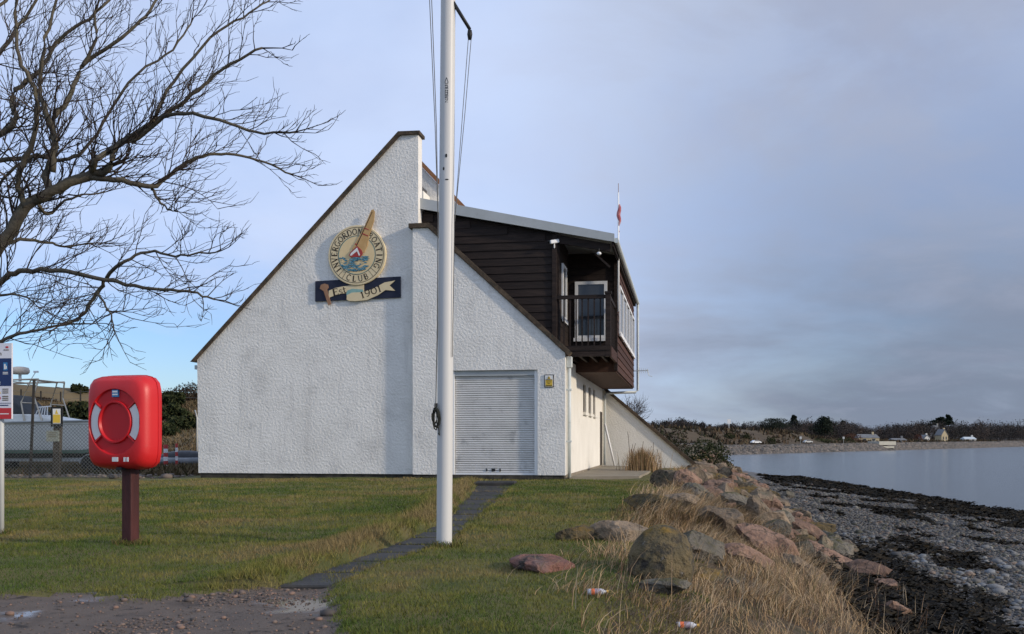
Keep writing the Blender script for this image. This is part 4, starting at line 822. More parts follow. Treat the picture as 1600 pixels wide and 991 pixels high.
x = np.concatenate(tx); y = np.concatenate(ty); n = len(x); blades('grass_tuft', x, y, rng.uniform(.05, .13, n), np.full(n, .004), rng.uniform(.3, 1.1, n), rng.uniform(0, 6.28, n), G[rng.integers(0, 4, n)] * rng.uniform(.7, 1.1, (n, 1)), 2, 'longer grass left uncut around the feet of the posts', 'grass', m_bl2)
# dry grass on the crest and slope
n = 130000; y = 5.2 * (34 / 5.2) ** rng.random(n); s = rng.normal(-2.0, .95, n); x = toe(y) + s / .98
den_ = ss(vn(x, y, .55, 3), .32, .55) * ss(s, -3.9, -3.0) * (1 - ss(s, -1.75 + 1.5 * (y < 9), -.55 + 1.5 * (y < 9)))
den_ = np.where(y < 9.5, np.maximum(den_ * .5, .6 * ss(vn(x, y, 1.5, 3), .42, .62) * ss(s, -3.3, -2.3) * (1 - ss(s, -.6, .5))), den_); den_ = den_ * (.12 + .88 * ss(vn(x, y, 3.2, 2), .38, .56)); ok = rng.random(n) < den_
x, y = x[ok], y[ok]; n = len(x); D = np.array([(.42, .285, .155), (.32, .205, .11), (.50, .365, .215), (.15, .10, .06), (.45, .295, .145), (.12, .10, .04)])
cd = D[rng.integers(0, 6, n)] * rng.uniform(.65, 1.1, (n, 1)); tuft = vn(x, y, 1.6, 2)
blades('dry_grass', x, y, rng.uniform(.14, .42, n) * (.45 + tuft) * (.55 + .45 * ss(y, 6.5, 10)), .0028 * (1 + np.maximum(0, y - 7) * .07), rng.uniform(.35, 1.3, n), .5 + 3.2 * (vn(x, y, .9, 2) - .5) * 2 + rng.normal(0, .75, n), cd, 3, 'long dry straw coloured grass blown over the rocky bank', 'grass', m_bl2)
n = 900; y = 5.6 * (16 / 5.6) ** rng.random(n); x = toe(y) + rng.uniform(-3.2, .4, n) / .98
blades('dead_stalks', x, y, rng.uniform(.18, .5, n), .0022 * (1 + np.maximum(0, y - 7) * .08), rng.uniform(.0, .7, n), rng.uniform(-.9, 1.6, n), np.array([(.42, .33, .22), (.34, .24, .15), (.14, .08, .05)])[rng.integers(0, 3, n)], 3, 'thin dead flower stalks standing above the dry grass', 'stalks', m_bl2)
cp_ = hit(1003, 738); n = 1500; rr = rng.normal(0, .30, n); ra_ = rng.uniform(0, 6.28, n); x = cp_.x + rr * np.cos(ra_); y = cp_.y + rr * np.sin(ra_)
o = blades('straw_grass_tussock', x, y, rng.uniform(.45, 1.0, n), np.full(n, .008), rng.uniform(.1, .45, n), ra_, D[rng.integers(0, 6, n)] * rng.uniform(.8, 1.15, (n, 1)), 3, 'tall upright straw tussock against the rear buttress wall', 'grass', m_bl2); del o['kind']
dk = MB(); rs = random.Random(8)
for k in range(9):
    bx, by = cp_.x + rs.uniform(-.5, .8), cp_.y + rs.uniform(-.3, .3); hg = rs.uniform(.7, 1.35); dx = rs.uniform(-.2, .3); dk.tube([(bx, by, h(bx, by) - .05), (bx + dx * .5, by, h(bx, by) + hg * .6), (bx + dx, by, h(bx, by) + hg)], [.012, .009, .007], 5)
dk.build('dead_dock_stems', mat('dock_stem', [(.06, .03, .02), (.09, .05, .03)], 6, .9), label='dark dead dock stems standing in the straw tussock', category='plant')
# loose stones on the road
n = 30000; x = rng.uniform(-4.6, -.6, n); y = rng.uniform(4.4, 7.4, n); ok = (inroad(x, y) > .02) & (rng.random(n) < .10 + ss(vn(x, y, .9), .45, .62) * ss(-x, .8, 2.2)); x, y = x[ok], y[ok]; n = len(x)
sz = np.exp(rng.normal(-5.45, .6, n)); scatter('road_grit', icoV, icoF, np.c_[x, y, H(x, y) + sz * .3], np.c_[sz * 1.3, sz, sz * .7], rng.uniform(0, 6, n), np.array([(.10, .08, .07), (.16, .12, .10), (.07, .06, .055), (.20, .13, .10)])[rng.integers(0, 4, n)], m_peb, kind='stuff', label='loose grit and small stones on the wet road', category='gravel')
# litter
def bottle(px, py, rz, label):
    p = hit(px, py); b_ = empty('drinks_bottle', (p.x, p.y, p.z + .03), R(rz), label, 'bottle', 'bottles thrown in the grass'); b_.scale = (.72, .72, .72)
    M = Matrix.Rotation(R(90), 4, 'Y'); MB().lathe([(0, -.09), (.028, -.088), (.031, -.06), (.029, 0), (.031, .04), (.026, .065), (.012, .085), (.012, .10)], 14, M).build('bottle_body', mat('clear_plastic', [(.45, .46, .5), (.6, .6, .64)], 6, .2), b_, smooth=True)
    MB().lathe([(.0315, -.055), (.0318, -.02)], 14, M).build('label_band', mat('bottle_orange', [(.65, .14, .05), (.75, .2, .08)], 4, .5), b_); MB().lathe([(.0315, -.018), (.0318, .035)], 14, M).build('label_band', mat('bottle_purple', [(.14, .08, .13), (.5, .45, .5)], 30, .5), b_)
    MB().lathe([(.014, .095), (.014, .118), (0, .118)], 12, M).build('cap', mat('cap_yellow', [(.6, .35, .08), (.65, .4, .1)], 4, .5), b_)
bottle(932, 932, 4, 'discarded plastic drinks bottle with orange label at the lawn edge below the flat red stone'); bottle(1072, 986, -4, 'discarded plastic drinks bottle half hidden in dry grass near the path of weeds')

# ------------------------------------------------------------------ bare tree on the left
m_bark = mat('grey_brown_bark', [(.05, .042, .032), (.10, .085, .062), (.075, .07, .045)], 7, .9, .7, 25); m_twig = mat('dark_twig', [(.035, .026, .022), (.06, .045, .036)], 6, .9)
TD = 12.0
tree = empty('bare_tree', (-8.3, 12.3, h(-8.3, 12.3)), 0, 'leafless spreading tree with fine twigs overhanging the lawn', 'tree')
TB = Vector(tree.location)
rt = random.Random(21)
def tp(px, py, d): return at(px, py, d) - TB
trunk = [(0, 0, -.2), (.1, 0, .6), (.35, -.1, 1.5), (.75, -.2, 2.3), (1.25, -.28, 2.85)]
last = tp(-60, 428, 12.0)
lmb = [
 ([(-60, 428), (0, 386), (40, 325), (80, 300), (145, 272)], 12, 12, 12, 9),
 ([(145, 272), (150, 250), (178, 230), (240, 190), (300, 150), (345, 110), (410, 75)], 12, 11.5, 6, 2),
 ([(140, 277), (190, 283), (238, 292), (262, 275), (300, 250), (345, 240), (400, 250), (455, 272)], 12, 12.6, 5.5, 1.6),
 ([(145, 272), (170, 262), (182, 230), (225, 208), (265, 180), (330, 185), (400, 205), (462, 206)], 12, 11.2, 6, 1.6),
 ([(80, 300), (72, 268), (88, 232), (82, 190), (110, 150), (128, 105), (190, 60), (235, 15), (260, -40)], 12, 12.8, 7, 2),
 ([(82, 270), (85, 215), (70, 170), (62, 130), (72, 60), (100, -30)], 12, 12.2, 6.5, 2),
 ([(40, 325), (28, 280), (52, 220), (58, 150), (30, 90), (25, 20), (40, -60)], 12, 11.4, 6, 2),
 ([(-60, 230), (-10, 215), (25, 190), (18, 150), (60, 110), (95, 60), (150, 20), (190, -20)], 12.4, 13, 7, 2),
 ([(-60, 250), (0, 250), (60, 245), (100, 250), (140, 225), (200, 130), (270, 75), (300, 30)], 12.3, 12.9, 5, 1.5),
 ([(-60, 480), (0, 440), (30, 425), (90, 422), (165, 437), (240, 452), (300, 456), (335, 468)], 12, 11.4, 6, 1.5),
 ([(165, 437), (190, 412), (230, 393), (285, 400), (345, 392)], 11.7, 11.2, 3.6, 1.2),
 ([(165, 437), (150, 462), (130, 490), (105, 505)], 11.7, 11.5, 4, 2.2),
 ([(150, 460), (170, 485), (180, 520)], 11.6, 11.5, 2.2, 1), ([(165, 485), (192, 487)], 11.6, 11.5, 1.6, .8),
 ([(-60, 560), (0, 532), (50, 517), (100, 508), (150, 505)], 12, 11.6, 4, 1), ([(-40, 470), (20, 460), (55, 472)], 12, 11.8, 3, 1),
 ([(0, 386), (30, 375), (70, 378), (100, 385), (160, 380)], 12, 12.5, 4, 1.2), ([(60, 320), (75, 335), (110, 310), (165, 300)], 12, 12.6, 3.5, 1.2),
 ([(238, 292), (245, 310), (262, 325), (275, 330)], 12.2, 12.1, 3, .8), ([(-60, 300), (-20, 300), (20, 310), (40, 290)], 12.4, 12.4, 3, 1),
 ([(-60, 100), (-10, 90), (30, 40), (70, -20)], 12.6, 13, 6, 2), ([(-50, 30), (0, 10), (40, -40)], 12.6, 13, 4, 2), ([(240, 190), (262, 140), (330, 60), (390, 20), (430, -5)], 11.7, 12.1, 3.5, 1.2), ([(128, 105), (150, 60), (150, 10), (180, -30)], 12.5, 12.2, 3.5, 1.2), ([(60, 240), (20, 265), (0, 290), (-20, 340)], 12.3, 12.3, 3, 2)]
MB().tube([Vector(p) for p in trunk] + [last], [.30, .26, .22, .20, .17, .115], 12).build('trunk', m_bark, tree, smooth=True)
MB().tube([Vector((.75, -.2, 2.25)), tp(-150, 330, 12.4), tp(-110, 200, 12.5), tp(-60, 100, 12.6), tp(-50, 30, 12.6)], [.16, .13, .10, .06, .05], 9).build('limb', m_bark, tree, smooth=True)
MB().tube([tp(-110, 260, 12.4), tp(-60, 250, 12.35)], [.06, .045], 8).tube([tp(-110, 250, 12.4), tp(-60, 230, 12.4)], [.07, .055], 8).tube([tp(-130, 320, 12.4), tp(-60, 300, 12.4)], [.05, .03], 8).tube([Vector((.9, -.22, 2.4)), tp(-60, 480, 12)], [.08, .05], 8).tube([Vector((.6, -.15, 1.9)), tp(-60, 560, 12)], [.06, .035], 8).build('limb', m_bark, tree, smooth=True)
tw = MB(); UPR = Vector((.55, 0, .45))
def grow(p, d, L, r, lev):
    n = max(3, int(L / .115)); pts = [p]; dirs = []
    for i in range(n):
        d = (d + Vector((rt.gauss(0, .14), rt.gauss(0, .14), rt.gauss(0, .14))) + UPR * .035).normalized(); pts.append(pts[-1] + d * L / n); dirs.append(d)
    tw.tube(pts, [r * (1 - .75 * i / n) + .0012 for i in range(n + 1)], 3 if lev < 3 else 4, cap=False)
    if lev <= 0: return
    for i in range(1, n + 1):
        if rt.random() < (.9 if lev > 1 else .8):
            ax = Vector((rt.gauss(0, 1), rt.gauss(0, 1), rt.gauss(0, 1))); ax.z = abs(ax.z) if rt.random() < .72 else ax.z; ax = (ax - dirs[i - 1] * ax.dot(dirs[i - 1])).normalized(); a = rt.uniform(.4, .85)
            grow(pts[i], (dirs[i - 1] * math.cos(a) + ax * math.sin(a) + UPR * .15).normalized(), L * rt.uniform(.38, .6), max(r * .55, .0025), lev - 1)
for path_, d0, d1, r0, r1 in lmb:
    n = len(path_); raw = [tp(x, y, d0 + (d1 - d0) * i / (n - 1) + rt.uniform(-.12, .12) * (0 < i < n - 1)) for i, (x, y) in enumerate(path_)]
    pts = []
    for i in range(n - 1):                      # smooth and gnarl
        a, b_, c, e = raw[max(i - 1, 0)], raw[i], raw[i + 1], raw[min(i + 2, n - 1)]
        for q in range(5):
            t = q / 5; pts.append(.5 * ((2 * b_) + (c - a) * t + (2 * a - 5 * b_ + 4 * c - e) * t * t + (3 * b_ - a - 3 * c + e) * t ** 3) + Vector((rt.gauss(0, .008), rt.gauss(0, .008), rt.gauss(0, .008))))
    pts.append(raw[-1]); k = len(pts); kk = TD / FPX * .86
    MB().tube(pts, [(r0 + (r1 - r0) * i / (k - 1)) * kk for i in range(k)], 8).build('limb', m_bark, tree, smooth=True)
    for i in range(2, k):
        f = i / (k - 1); pr_ = .62 + .38 * f
        if raw[0].x < -9: pr_ *= .6
        if rt.random() < pr_:
            d = (pts[i] - pts[i - 1]).normalized(); ax = Vector((rt.gauss(0, 1), rt.gauss(0, .8), rt.gauss(0, 1))); ax.z = abs(ax.z) if rt.random() < .75 else ax.z; ax = (ax - d * ax.dot(d)).normalized(); a = rt.uniform(.5, 1.0)
            grow(pts[i], (d * math.cos(a) + ax * math.sin(a)).normalized(), rt.uniform(.45, .9) * (1.05 - .5 * f), max(.3 * (r0 + (r1 - r0) * f) * kk, .006), 2)
    grow(pts[-1], (pts[-1] - pts[-2]).normalized(), .38, r1 * kk * .8, 2)
me_ = tw.mesh(fix=False); link('twigs', me_, m_twig, tree, kind='stuff')

# ------------------------------------------------------------------ chain link fence and boatyard
fz = empty('chain_link_fence', (-20, 28.3, h(-15, 28.3)), 0, 'rusty chain link fence between the lawn and the boatyard', 'fence')
m_wire = mat('fence_wire', [(.16, .16, .15), (.24, .24, .22)], 6, .5, metal=.6); m_fp = mat('dark_fence_post', [(.02, .018, .015), (.05, .045, .04)], 5, .8)
mw = MB(); x0, x1, hf, g = 0.0, 9.1, 1.55, .105
for i in range(int((x1 - x0 + hf) / g)):
    for sgn in (1, -1):
        a = x0 + i * g - (hf if sgn > 0 else 0); p = [a, 0, a + hf * sgn * 1.0, hf] if sgn > 0 else [a, 0, a - hf, hf]
        xa, za_, xb_, zb = p
        # clip to the panel
        def cl_(xa, za_, xb_, zb):
            for lim in (x0, x1):
                pass
            t0_, t1_ = 0, 1; dx = xb_ - xa
            for lim, sg2 in ((x0, 1), (x1, -1)):
                if abs(dx) > 1e-9:
                    t = (lim - xa) / dx
                    if dx * sg2 > 0: t0_ = max(t0_, t)
                    else: t1_ = min(t1_, t)
            return t0_, t1_
        ta, tb = cl_(xa, za_, xb_, zb)
        if tb - ta < .02: continue
        mw.tube([(xa + (xb_ - xa) * ta, .004 * sgn, hf * ta + .03), (xa + (xb_ - xa) * tb, .004 * sgn, hf * tb + .03)], .0062, 3, cap=False)
for z in (.06, .8, 1.57): mw.tube([(x0, 0, z), (x1, 0, z)], .005, 4)
mw.build('wire_mesh', m_wire, fz)
for x, tp_ in ((.6, 0), (3.2, 0), (6.1, .13), (8.95, 0)): MB().bar((x, .03, -.3), (x + tp_, .03, 1.75 + (1.1 if tp_ else 0)), .06, .06).build('fence_post', m_fp, fz)
wp = hit(88, 746); po = empty('wooden_sign_post', wp, 0, 'weathered wooden post carrying a yellow warning sign and a grey plate', 'sign post')
k = wp.y / FPX
MB().bar((0, 0, -.3), (.07, 0, 107 * k), .20, .16).build('post', mat('weathered_post', [(.045, .038, .03), (.09, .075, .058)], 4, .9, .6, 15, stretch=(3, 3, .5)), po)
b1 = MB().box((-.10, -.14, 79 * k), (.24, -.09, 110 * k)).build('sign_box', m_black, po); MB().box((-.04, -.145, 84 * k), (.19, -.1405, 107 * k)).build('print', m_pale, b1); MB().box((-.03, -.149, 85 * k), (.18, -.1455, 98 * k)).build('print', m_yel, b1)
MB().prism([(.03, 99 * k), (.12, 99 * k), (.075, 106 * k)], -.149, -.1455).build('triangle', m_yel, b1)
pl_ = MB().box((-.24, -.12, 56 * k), (.13, -.085, 73 * k)).build('grey_plate', mat('grey_green_plate', [(.22, .24, .2), (.3, .32, .27)], 5, .6), po)
for z in (69, 66, 63): MB().box((-.18, -.123, z * k), (.04 + .01 * (z % 2), -.1205, (z + .8) * k)).build('print', m_ink, pl_)

bo = empty('motor_boat', (-14.9, 33, h(-14.9, 33)), R(-4), 'white motor boat with green waterline laid up on a trailer behind the fence', 'boat')
kb = 33 / FPX
secs = []; Lb = 7.4
def hullsec(f):    # f 0 stern .. 1 bow
    hb = 1.15 * (1 - max(0, (f - .55) / .45) ** 2.2); zk = .45 + .75 * max(0, (f - .78) / .22) ** 2; zs = 1.66 + .12 * f ** 2
    return [(0, zk), (hb * .55, zk + .06), (hb * .9, zk + .24), (hb * .95, zk + .35), (hb, zk + .5), (hb * 1.04, zs - .07), (hb * 1.06, zs)]
NS = 18; mbw, mbg, mbd = MB(), MB(), MB()
for side in (-1, 1):
    grid = [[(-4.9 + Lb * i / NS, side * yv * 1.0, zv) for yv, zv in hullsec(i / NS)] for i in range(NS + 1)]
    for mb_, rr_ in ((mbd, (0, 1, 2)), (mbg, (2, 3)), (mbw, (3, 4, 5, 6))):
        k0 = len(mb_.v)
        for row in grid: mb_.v += [row[j] for j in rr_]
        c = len(rr_)
        for i in range(NS):
            for j in range(c - 1): mb_.f.append((k0 + i * c + j, k0 + (i + 1) * c + j, k0 + (i + 1) * c + j + 1, k0 + i * c + j + 1))
mbd.build('lower_hull', mat('dark_antifoul', [(.015, .022, .022), (.03, .04, .038)], 4, .6), bo, smooth=True)
mbg.build('waterline_stripe', mat('boat_green', [(.10, .20, .15), (.14, .26, .2)], 4, .5), bo)
m_gel = mat('white_gelcoat', [(.62, .62, .58), (.70, .70, .66)], 2, .35)
mbw.build('topsides', m_gel, bo, smooth=True)
dk_ = MB(); rows = [[(-4.9 + Lb * i / NS, sd_ * hullsec(i / NS)[-1][0] * .99, hullsec(i / NS)[-1][1] - .02) for sd_ in (-1, 1)] for i in range(NS + 1)]
for i in range(NS): dk_.add([rows[i][0], rows[i + 1][0], rows[i + 1][1], rows[i][1]], [(0, 1, 2, 3)])
dk_.build('deck', m_gel, bo); MB().box((-4.92, -1.2, .62), (-4.88, 1.2, 1.62)).build('transom', m_gel, bo)
tr_ = MB()
for sd_ in (-1, 1): tr_.tube([(-4.9 + Lb * i / NS, sd_ * hullsec(i / NS)[-1][0] * 1.02, hullsec(i / NS)[-1][1] + .01) for i in range(NS + 1)], .035, 6)
tr_.build('gunwale', mat('gunwale_grey', [(.30, .31, .30), (.38, .39, .38)], 4, .5), bo)
MB().prism([(-2.9, 1.6), (1.2, 1.68), (.2, 1.80), (-.9, 1.975), (-2.9, 1.975)], -.85, .85).build('cabin', m_gel, bo, bevel=.05)
MB().prism([(-3.0, 1.98), (-.95, 1.98), (-1.72, 2.63), (-3.0, 2.70)], -.78, .78).build('wheelhouse_canopy', mat('dark_canvas', [(.045, .05, .055), (.075, .08, .085)], 3, .8), bo, bevel=.04)
m_st = mat('stainless', [(.42, .36, .28), (.55, .48, .38)], 4, .35, metal=.8)
ar = MB()
for sd_ in (-.9, .9):
    ar.tube([(-1.0, sd_, 1.75), (-1.11, sd_, 2.35), (-.83, sd_ * .9, 3.10)], .026, 6).tube([(-.40, sd_, 1.75), (-.68, sd_, 2.57), (-.57, sd_ * .9, 3.12)], .026, 6).tube([(-2.9, sd_ * .9, 3.07), (-.57, sd_ * .9, 3.12)], .03, 6).tube([(-1.11, sd_, 2.35), (-.6, sd_, 2.32)], .022, 6).tube([(-.9, sd_, 2.95), (-.62, sd_, 2.9)], .02, 6).tube([(-2.9, sd_ * .9, 3.05), (-2.8, sd_, 2.0)], .026, 6)
for x in (-2.8, -1.9, -.83, -.57): ar.tube([(x, -.81, 3.09), (x, .81, 3.09)], .022, 6)
ar.build('radar_arch', m_st, bo)
MB().lathe([(0, .0), (.24, .0), (.29, .06), (.30, .13), (.26, .22), (.12, .25), (0, .255)], 24, Matrix.Translation((-1.5, -.3, 3.32))).build('radar_dome', mat('radar_cream', [(.55, .48, .40), (.62, .55, .47)], 2, .5), bo, smooth=True)
MB().tube([(-1.5, -.3, 3.08), (-1.5, -.3, 3.33)], .05, 8).tube([(-1.1, -.4, 3.08), (-.9, -.4, 3.38)], .014, 5).box((-.96, -.44, 3.36), (-.82, -.36, 3.42)).build('radar_mount', m_wh, bo)
ol = MB()
for q in range(5): ol.tube([(-.75 + .11 * q, -.75, 1.85), (-.58 + .07 * q, -.75, 2.22)], .018, 5)
ol.tube([(-.75, -.75, 1.85), (-.25, -.75, 1.92)], .02, 5).tube([(-.6, -.75, 2.2), (-.2, -.75, 2.23)], .02, 5).build('bow_rail', m_wh, bo)
tl = empty('boat_trailer', (-14.9, 33, h(-14.9, 33)), R(-4), 'low galvanised boat trailer under the white motor boat', 'trailer')
fb = MB()
for y in (-.6, .6): fb.box((-4.4, y - .05, .42), (2.6, y + .05, .54))
for x in (-4, -2, 0, 2): fb.box((x - .05, -.85, .545), (x + .05, .85, .60))
fb.build('frame', m_gp, tl)
m_ty = mat('rubber_tyre', [(.012, .012, .012), (.025, .025, .025)], 8, .85)
for x in (-2.6, 1.3):
    for y in (-.95, .95):
        M = Matrix.Translation((x, y, .30)) @ RX; wh = MB().lathe([(.16, -.1), (.27, -.1), (.31, -.06), (.31, .06), (.27, .1), (.16, .1)], 22, M).build('wheel', m_ty, tl, smooth=True); MB().lathe([(0, .06), (.06, .085), (.15, .075), (.16, .10)], 18, M).build('rim', m_fp, wh)
        if y < 0: MB().lathe([(.35, -.11), (.35, .11), (.37, .11), (.37, -.11)], 12, M, R(10), R(170)).build('mudguard', m_gp, tl)
for x in (-2.6, 1.3): MB().tube([(x, -.9, .32), (x, .9, .32)], .03, 6).bar((x, -.6, .3), (x, -.6, .45), .08).bar((x, .6, .3), (x, .6, .45), .08).build('axle', m_gp, tl)
# marker poles and covered dinghy
m_rw = mat('pole_red', [(.42, .05, .045), (.5, .08, .07)], 5, .6)
for i, (px, py, hp, lab) in enumerate([(248, 732, 30, 'short red and white banded marker pole beside the lifebuoy housing'), (259, 733, 38, 'thick red and white banded marker pole left of the thin one'), (276, 733, 40, 'thin red and white banded marker pole in front of the dark dinghy')]):
    p = hit(px, py); kq = p.y / FPX; mpz = empty('marker_pole', p, 0, lab, 'pole', 'striped marker poles in the boatyard'); rr_ = (.05, .085, .05)[i]
    for j in range(6): MB().tube([(0, 0, hp * kq * j / 6), (0, 0, hp * kq * (j + 1) / 6)], rr_, 10).build('band', m_rw if j % 2 else m_wh, mpz)
    MB().lathe([(0, .0), (.16, .0), (.16, .05), (.05, .09)], 14).build('base', m_rw, mpz)
p = hit(284, 731); kq = p.y / FPX; dn = empty('covered_dinghy', (p.x, p.y + .8, p.z), R(4), 'dark covered dinghy with an outboard on a low cradle', 'boat')
MB().add(*(lambda g: (g, [(i * 9 + j, (i + 1) * 9 + j, (i + 1) * 9 + j + 1, i * 9 + j + 1) for i in range(10) for j in range(8)]))([(-1.3 + 2.3 * i / 10, .62 * math.cos(math.pi * j / 8) * (1 - (abs(i - 5) / 5.5) ** 4), .28 + .42 * math.sin(math.pi * j / 8) * (1 - (abs(i - 5) / 5.6) ** 3)) for i in range(11) for j in range(9)])).build('cover', mat('black_tarpaulin', [(.012, .013, .016), (.03, .032, .038)], 5, .5, .6, 9), dn, smooth=True)
MB().tube([(-1.2, -.6, .27), (0, -.72, .26), (.95, -.6, .27)], .16, 10).tube([(-1.2, .6, .27), (0, .72, .26), (.95, .6, .27)], .16, 10).build('tube', mat('grey_tube', [(.16, .17, .18), (.24, .25, .26)], 4, .6), dn, smooth=True)
MB().box((-1.2, -.75, 0), (-1.1, .75, .11)).box((.7, -.75, 0), (.8, .75, .11)).build('cradle', m_fp, dn)
MB().box((.98, -.18, .42), (1.3, .18, .72)).build('outboard_motor', m_gel, dn, bevel=.06); MB().bar((1.12, 0, .1), (1.12, 0, .45), .1).build('outboard_leg', m_black, dn)
p = hit(274, 728); MB().tube([(p.x, p.y + 3, p.z - .2), (p.x, p.y + 3, p.z + 2.2), (p.x - .06, p.y + 2.9, p.z + 2.55)], .035, 8).build('thin_grey_post', m_gp, smooth=True, label='slim bent grey post standing behind the marker poles', category='post')
# rubble at the yard edge
n = 900; x = rng.uniform(-19, -9.9, n); y = rng.uniform(28.6, 32, n); sz = np.exp(rng.normal(-3.2, .5, n)); scatter('yard_rubble', icoV, icoF, np.c_[x, y, H(x, y) + sz * .3], np.c_[sz * 1.3, sz, sz * .7], rng.uniform(0, 6, n), np.array([(.15, .12, .10), (.2, .17, .14), (.1, .08, .07)])[rng.integers(0, 3, n)], m_peb, kind='stuff', label='stones and rubble along the boatyard edge', category='gravel')

n = 60000; y = rng.uniform(31, 82, n); x = rng.uniform(-.56, -.30, n) * y; ok = rng.random(n) < .35 + .65 * ss(vn(x, y, .35, 3), .35, .6); x, y = x[ok], y[ok]; n = len(x)
HG = np.array([(.075, .055, .03), (.13, .092, .05), (.17, .125, .07), (.06, .058, .026), (.095, .08, .036)]); hk = np.clip((vn(x, y, .22, 3) * 6 - .8).astype(int), 0, 4)
blades('hillside_grass', x, y, rng.uniform(.12, .4, n), np.full(n, .05), rng.uniform(.3, .9, n), rng.uniform(0, 6.28, n), HG[np.where(rng.random(n) < .6, hk, rng.integers(0, 5, n))] * rng.uniform(.7, 1.1, (n, 1)), 1, 'brown winter grass over the hillside behind the boatyard', 'grass', m_bl2)
# ------------------------------------------------------------------ shrubs, hillside, far shore
def clump(n, c, rad, size, cols, shell=.5):
    """leafy mass: n small triangles spread through an ellipsoid"""
    d = rng.normal(size=(n, 3)); d /= np.linalg.norm(d, axis=1)[:, None]; lump = 1 + .28 * np.sin(d[:, 0] * 5 + c[0]) * np.cos(d[:, 2] * 4 + c[1]) + .15 * np.sin(d[:, 1] * 9 + c[0] * 3)
    p = d * (rng.random(n) ** (1 / 3 * shell))[:, None] * lump[:, None] * np.array(rad) + np.array(c)
    a = rng.normal(size=(n, 3)); a /= np.linalg.norm(a, axis=1)[:, None]; b_ = np.cross(a, rng.normal(size=(n, 3))); b_ /= np.linalg.norm(b_, axis=1)[:, None] + 1e-9
    s_ = size * rng.uniform(.5, 1.3, (n, 1)); T_ = np.stack([p - a * s_, p + a * s_, p + b_ * s_ * 1.3], 1); return T_.reshape(-1, 3), np.repeat(cols[rng.integers(0, len(cols), n)] * rng.uniform(.7, 1.2, (n, 1)), 3, 0)
m_leaf = mat('foliage', [(.95, .95, .95)], 2, .85, attr='col', spec=.15)
GOR = np.array([(.018, .026, .010), (.03, .038, .014), (.045, .05, .02)]); EVG = np.array([(.010, .016, .011), (.016, .024, .014), (.022, .03, .018)]); BRN = np.array([(.05, .034, .022), (.075, .05, .03), (.04, .03, .022)])
def bush(name, loc, rad, n, size, cols, label, cat='bush', group=None):
    V_, c_ = clump(n, (loc[0], loc[1], loc[2] + rad[2] * .55), rad, size, cols); V_[:, 2] = np.maximum(V_[:, 2], H(V_[:, 0], V_[:, 1]) - .05)
    return tag(bulk(name, V_ - np.array(loc), np.arange(len(V_)).reshape(-1, 3), m_leaf, c_), label, cat, group)
def place(o, loc): o.location = loc; return o
p = hit(1078, 716); q = Vector((9.2, 46, h(9.2, 46)))
place(bush('gorse_bush', tuple(q), (.95, 1.6, .85), 4000, .05, GOR, 'dark green gorse bush beyond the end of the buttress wall'), q)
q = Vector((8.0, 50, h(8, 50))); place(bush('gorse_bush', tuple(q), (.9, 1.6, 1.05), 4000, .05, np.r_[GOR, BRN], 'brownish gorse bush behind the sloping buttress coping'), q)
for px, py, wpx, hpx, lab in [(120, 607, 16, 12, 'small round dark bush on the hilltop skyline'), (133, 609, 8, 8, 'tiny dark bush beside the round skyline bush'), (100, 670, 60, 40, 'wide dark gorse patch on the slope above the boat'), (120, 645, 70, 26, 'dark gorse patch on the middle of the brown hillside'), (268, 645, 40, 22, 'gorse clump beside the lifebuoy housing edge on the hillside'), (285, 660, 50, 18, 'low gorse band lower on the hillside near the clubhouse'), (270, 625, 34, 22, 'dark scrub bush below the hilltop thicket'), (255, 672, 46, 16, 'low dark gorse strip at the foot of the hillside')]:
    q = hit(px, py + hpx * .5); kq = q.y / FPX; place(bush('gorse_bush', tuple(q), (wpx * kq * .5, wpx * kq * .4, hpx * kq * .62), 1500, .16, GOR, lab), q)
for px, wpx, hpx, lab in [(285, 44, 26, 'leafless brown thicket on the hilltop by the clubhouse'), (60, 40, 8, 'faint bare scrub on the hilltop behind the radar arch'), (302, 26, 30, 'taller bare thicket on the hilltop touching the clubhouse corner')]:
    q = Vector((float((px - 800) / FPX * 80), 80, 0)); q.z = h(q.x, 80); kq = 80 / FPX; place(bush('bare_thicket', tuple(q), (wpx * kq * .6, 1.5, hpx * kq * .7), 2200, .07, BRN * .8, lab, 'thicket'), q)
hf_ = empty('hilltop_fence', (-40, 77, h(-40, 77)), 0, 'thin post and wire fence along the brown hilltop', 'fence')
xs = [k * 1.55 for k in range(12)]
for x in xs: MB().bar((x, 0, h(-40 + x, 77) - hf_.location.z - .2), (x, 0, h(-40 + x, 77) - hf_.location.z + 1.15), .09).build('fence_post', m_fp, hf_)
for z in (.5, 1.0): MB().tube([(x, 0, h(-40 + x, 77) - hf_.location.z + z) for x in xs], .012, 3).build('wire', m_wire, hf_)
# bare tree beyond the buttress
bt = empty('far_bare_tree', (8.1, 66, h(8.1, 66)), 0, 'leafless grey tree top showing above the buttress wall coping', 'tree'); MB().tube([(0, 0, -.3), (.1, 0, 1.8), (.05, 0, 3.0)], [.16, .12, .06], 8).build('trunk', m_bark, bt)
tw = MB(); UPR = Vector((0, 0, .5))
for k in range(16): a = rt.uniform(0, 6.28); grow(Vector((.06, 0, rt.uniform(1.9, 3.0))), Vector((math.cos(a), math.sin(a) * .7, rt.uniform(.3, 1))).normalized(), rt.uniform(.9, 1.4), .025, 2)
link('crown', tw.mesh(fix=False), m_twig, bt, kind='stuff')

def far(al, d):  # along the far shore, inland
    q = FA + FD * al + FN * d; return float(q[0]), float(q[1]), h(q[0], q[1])
def farpx(px, d):  # place on the far shore at distance d inland that shows at this picture column
    r_ = (px - 800) / FPX; al = (r_ * (FA[1] + FN[1] * d) - FA[0] - FN[0] * d) / (FD[0] - r_ * FD[1]); return far(al, d)
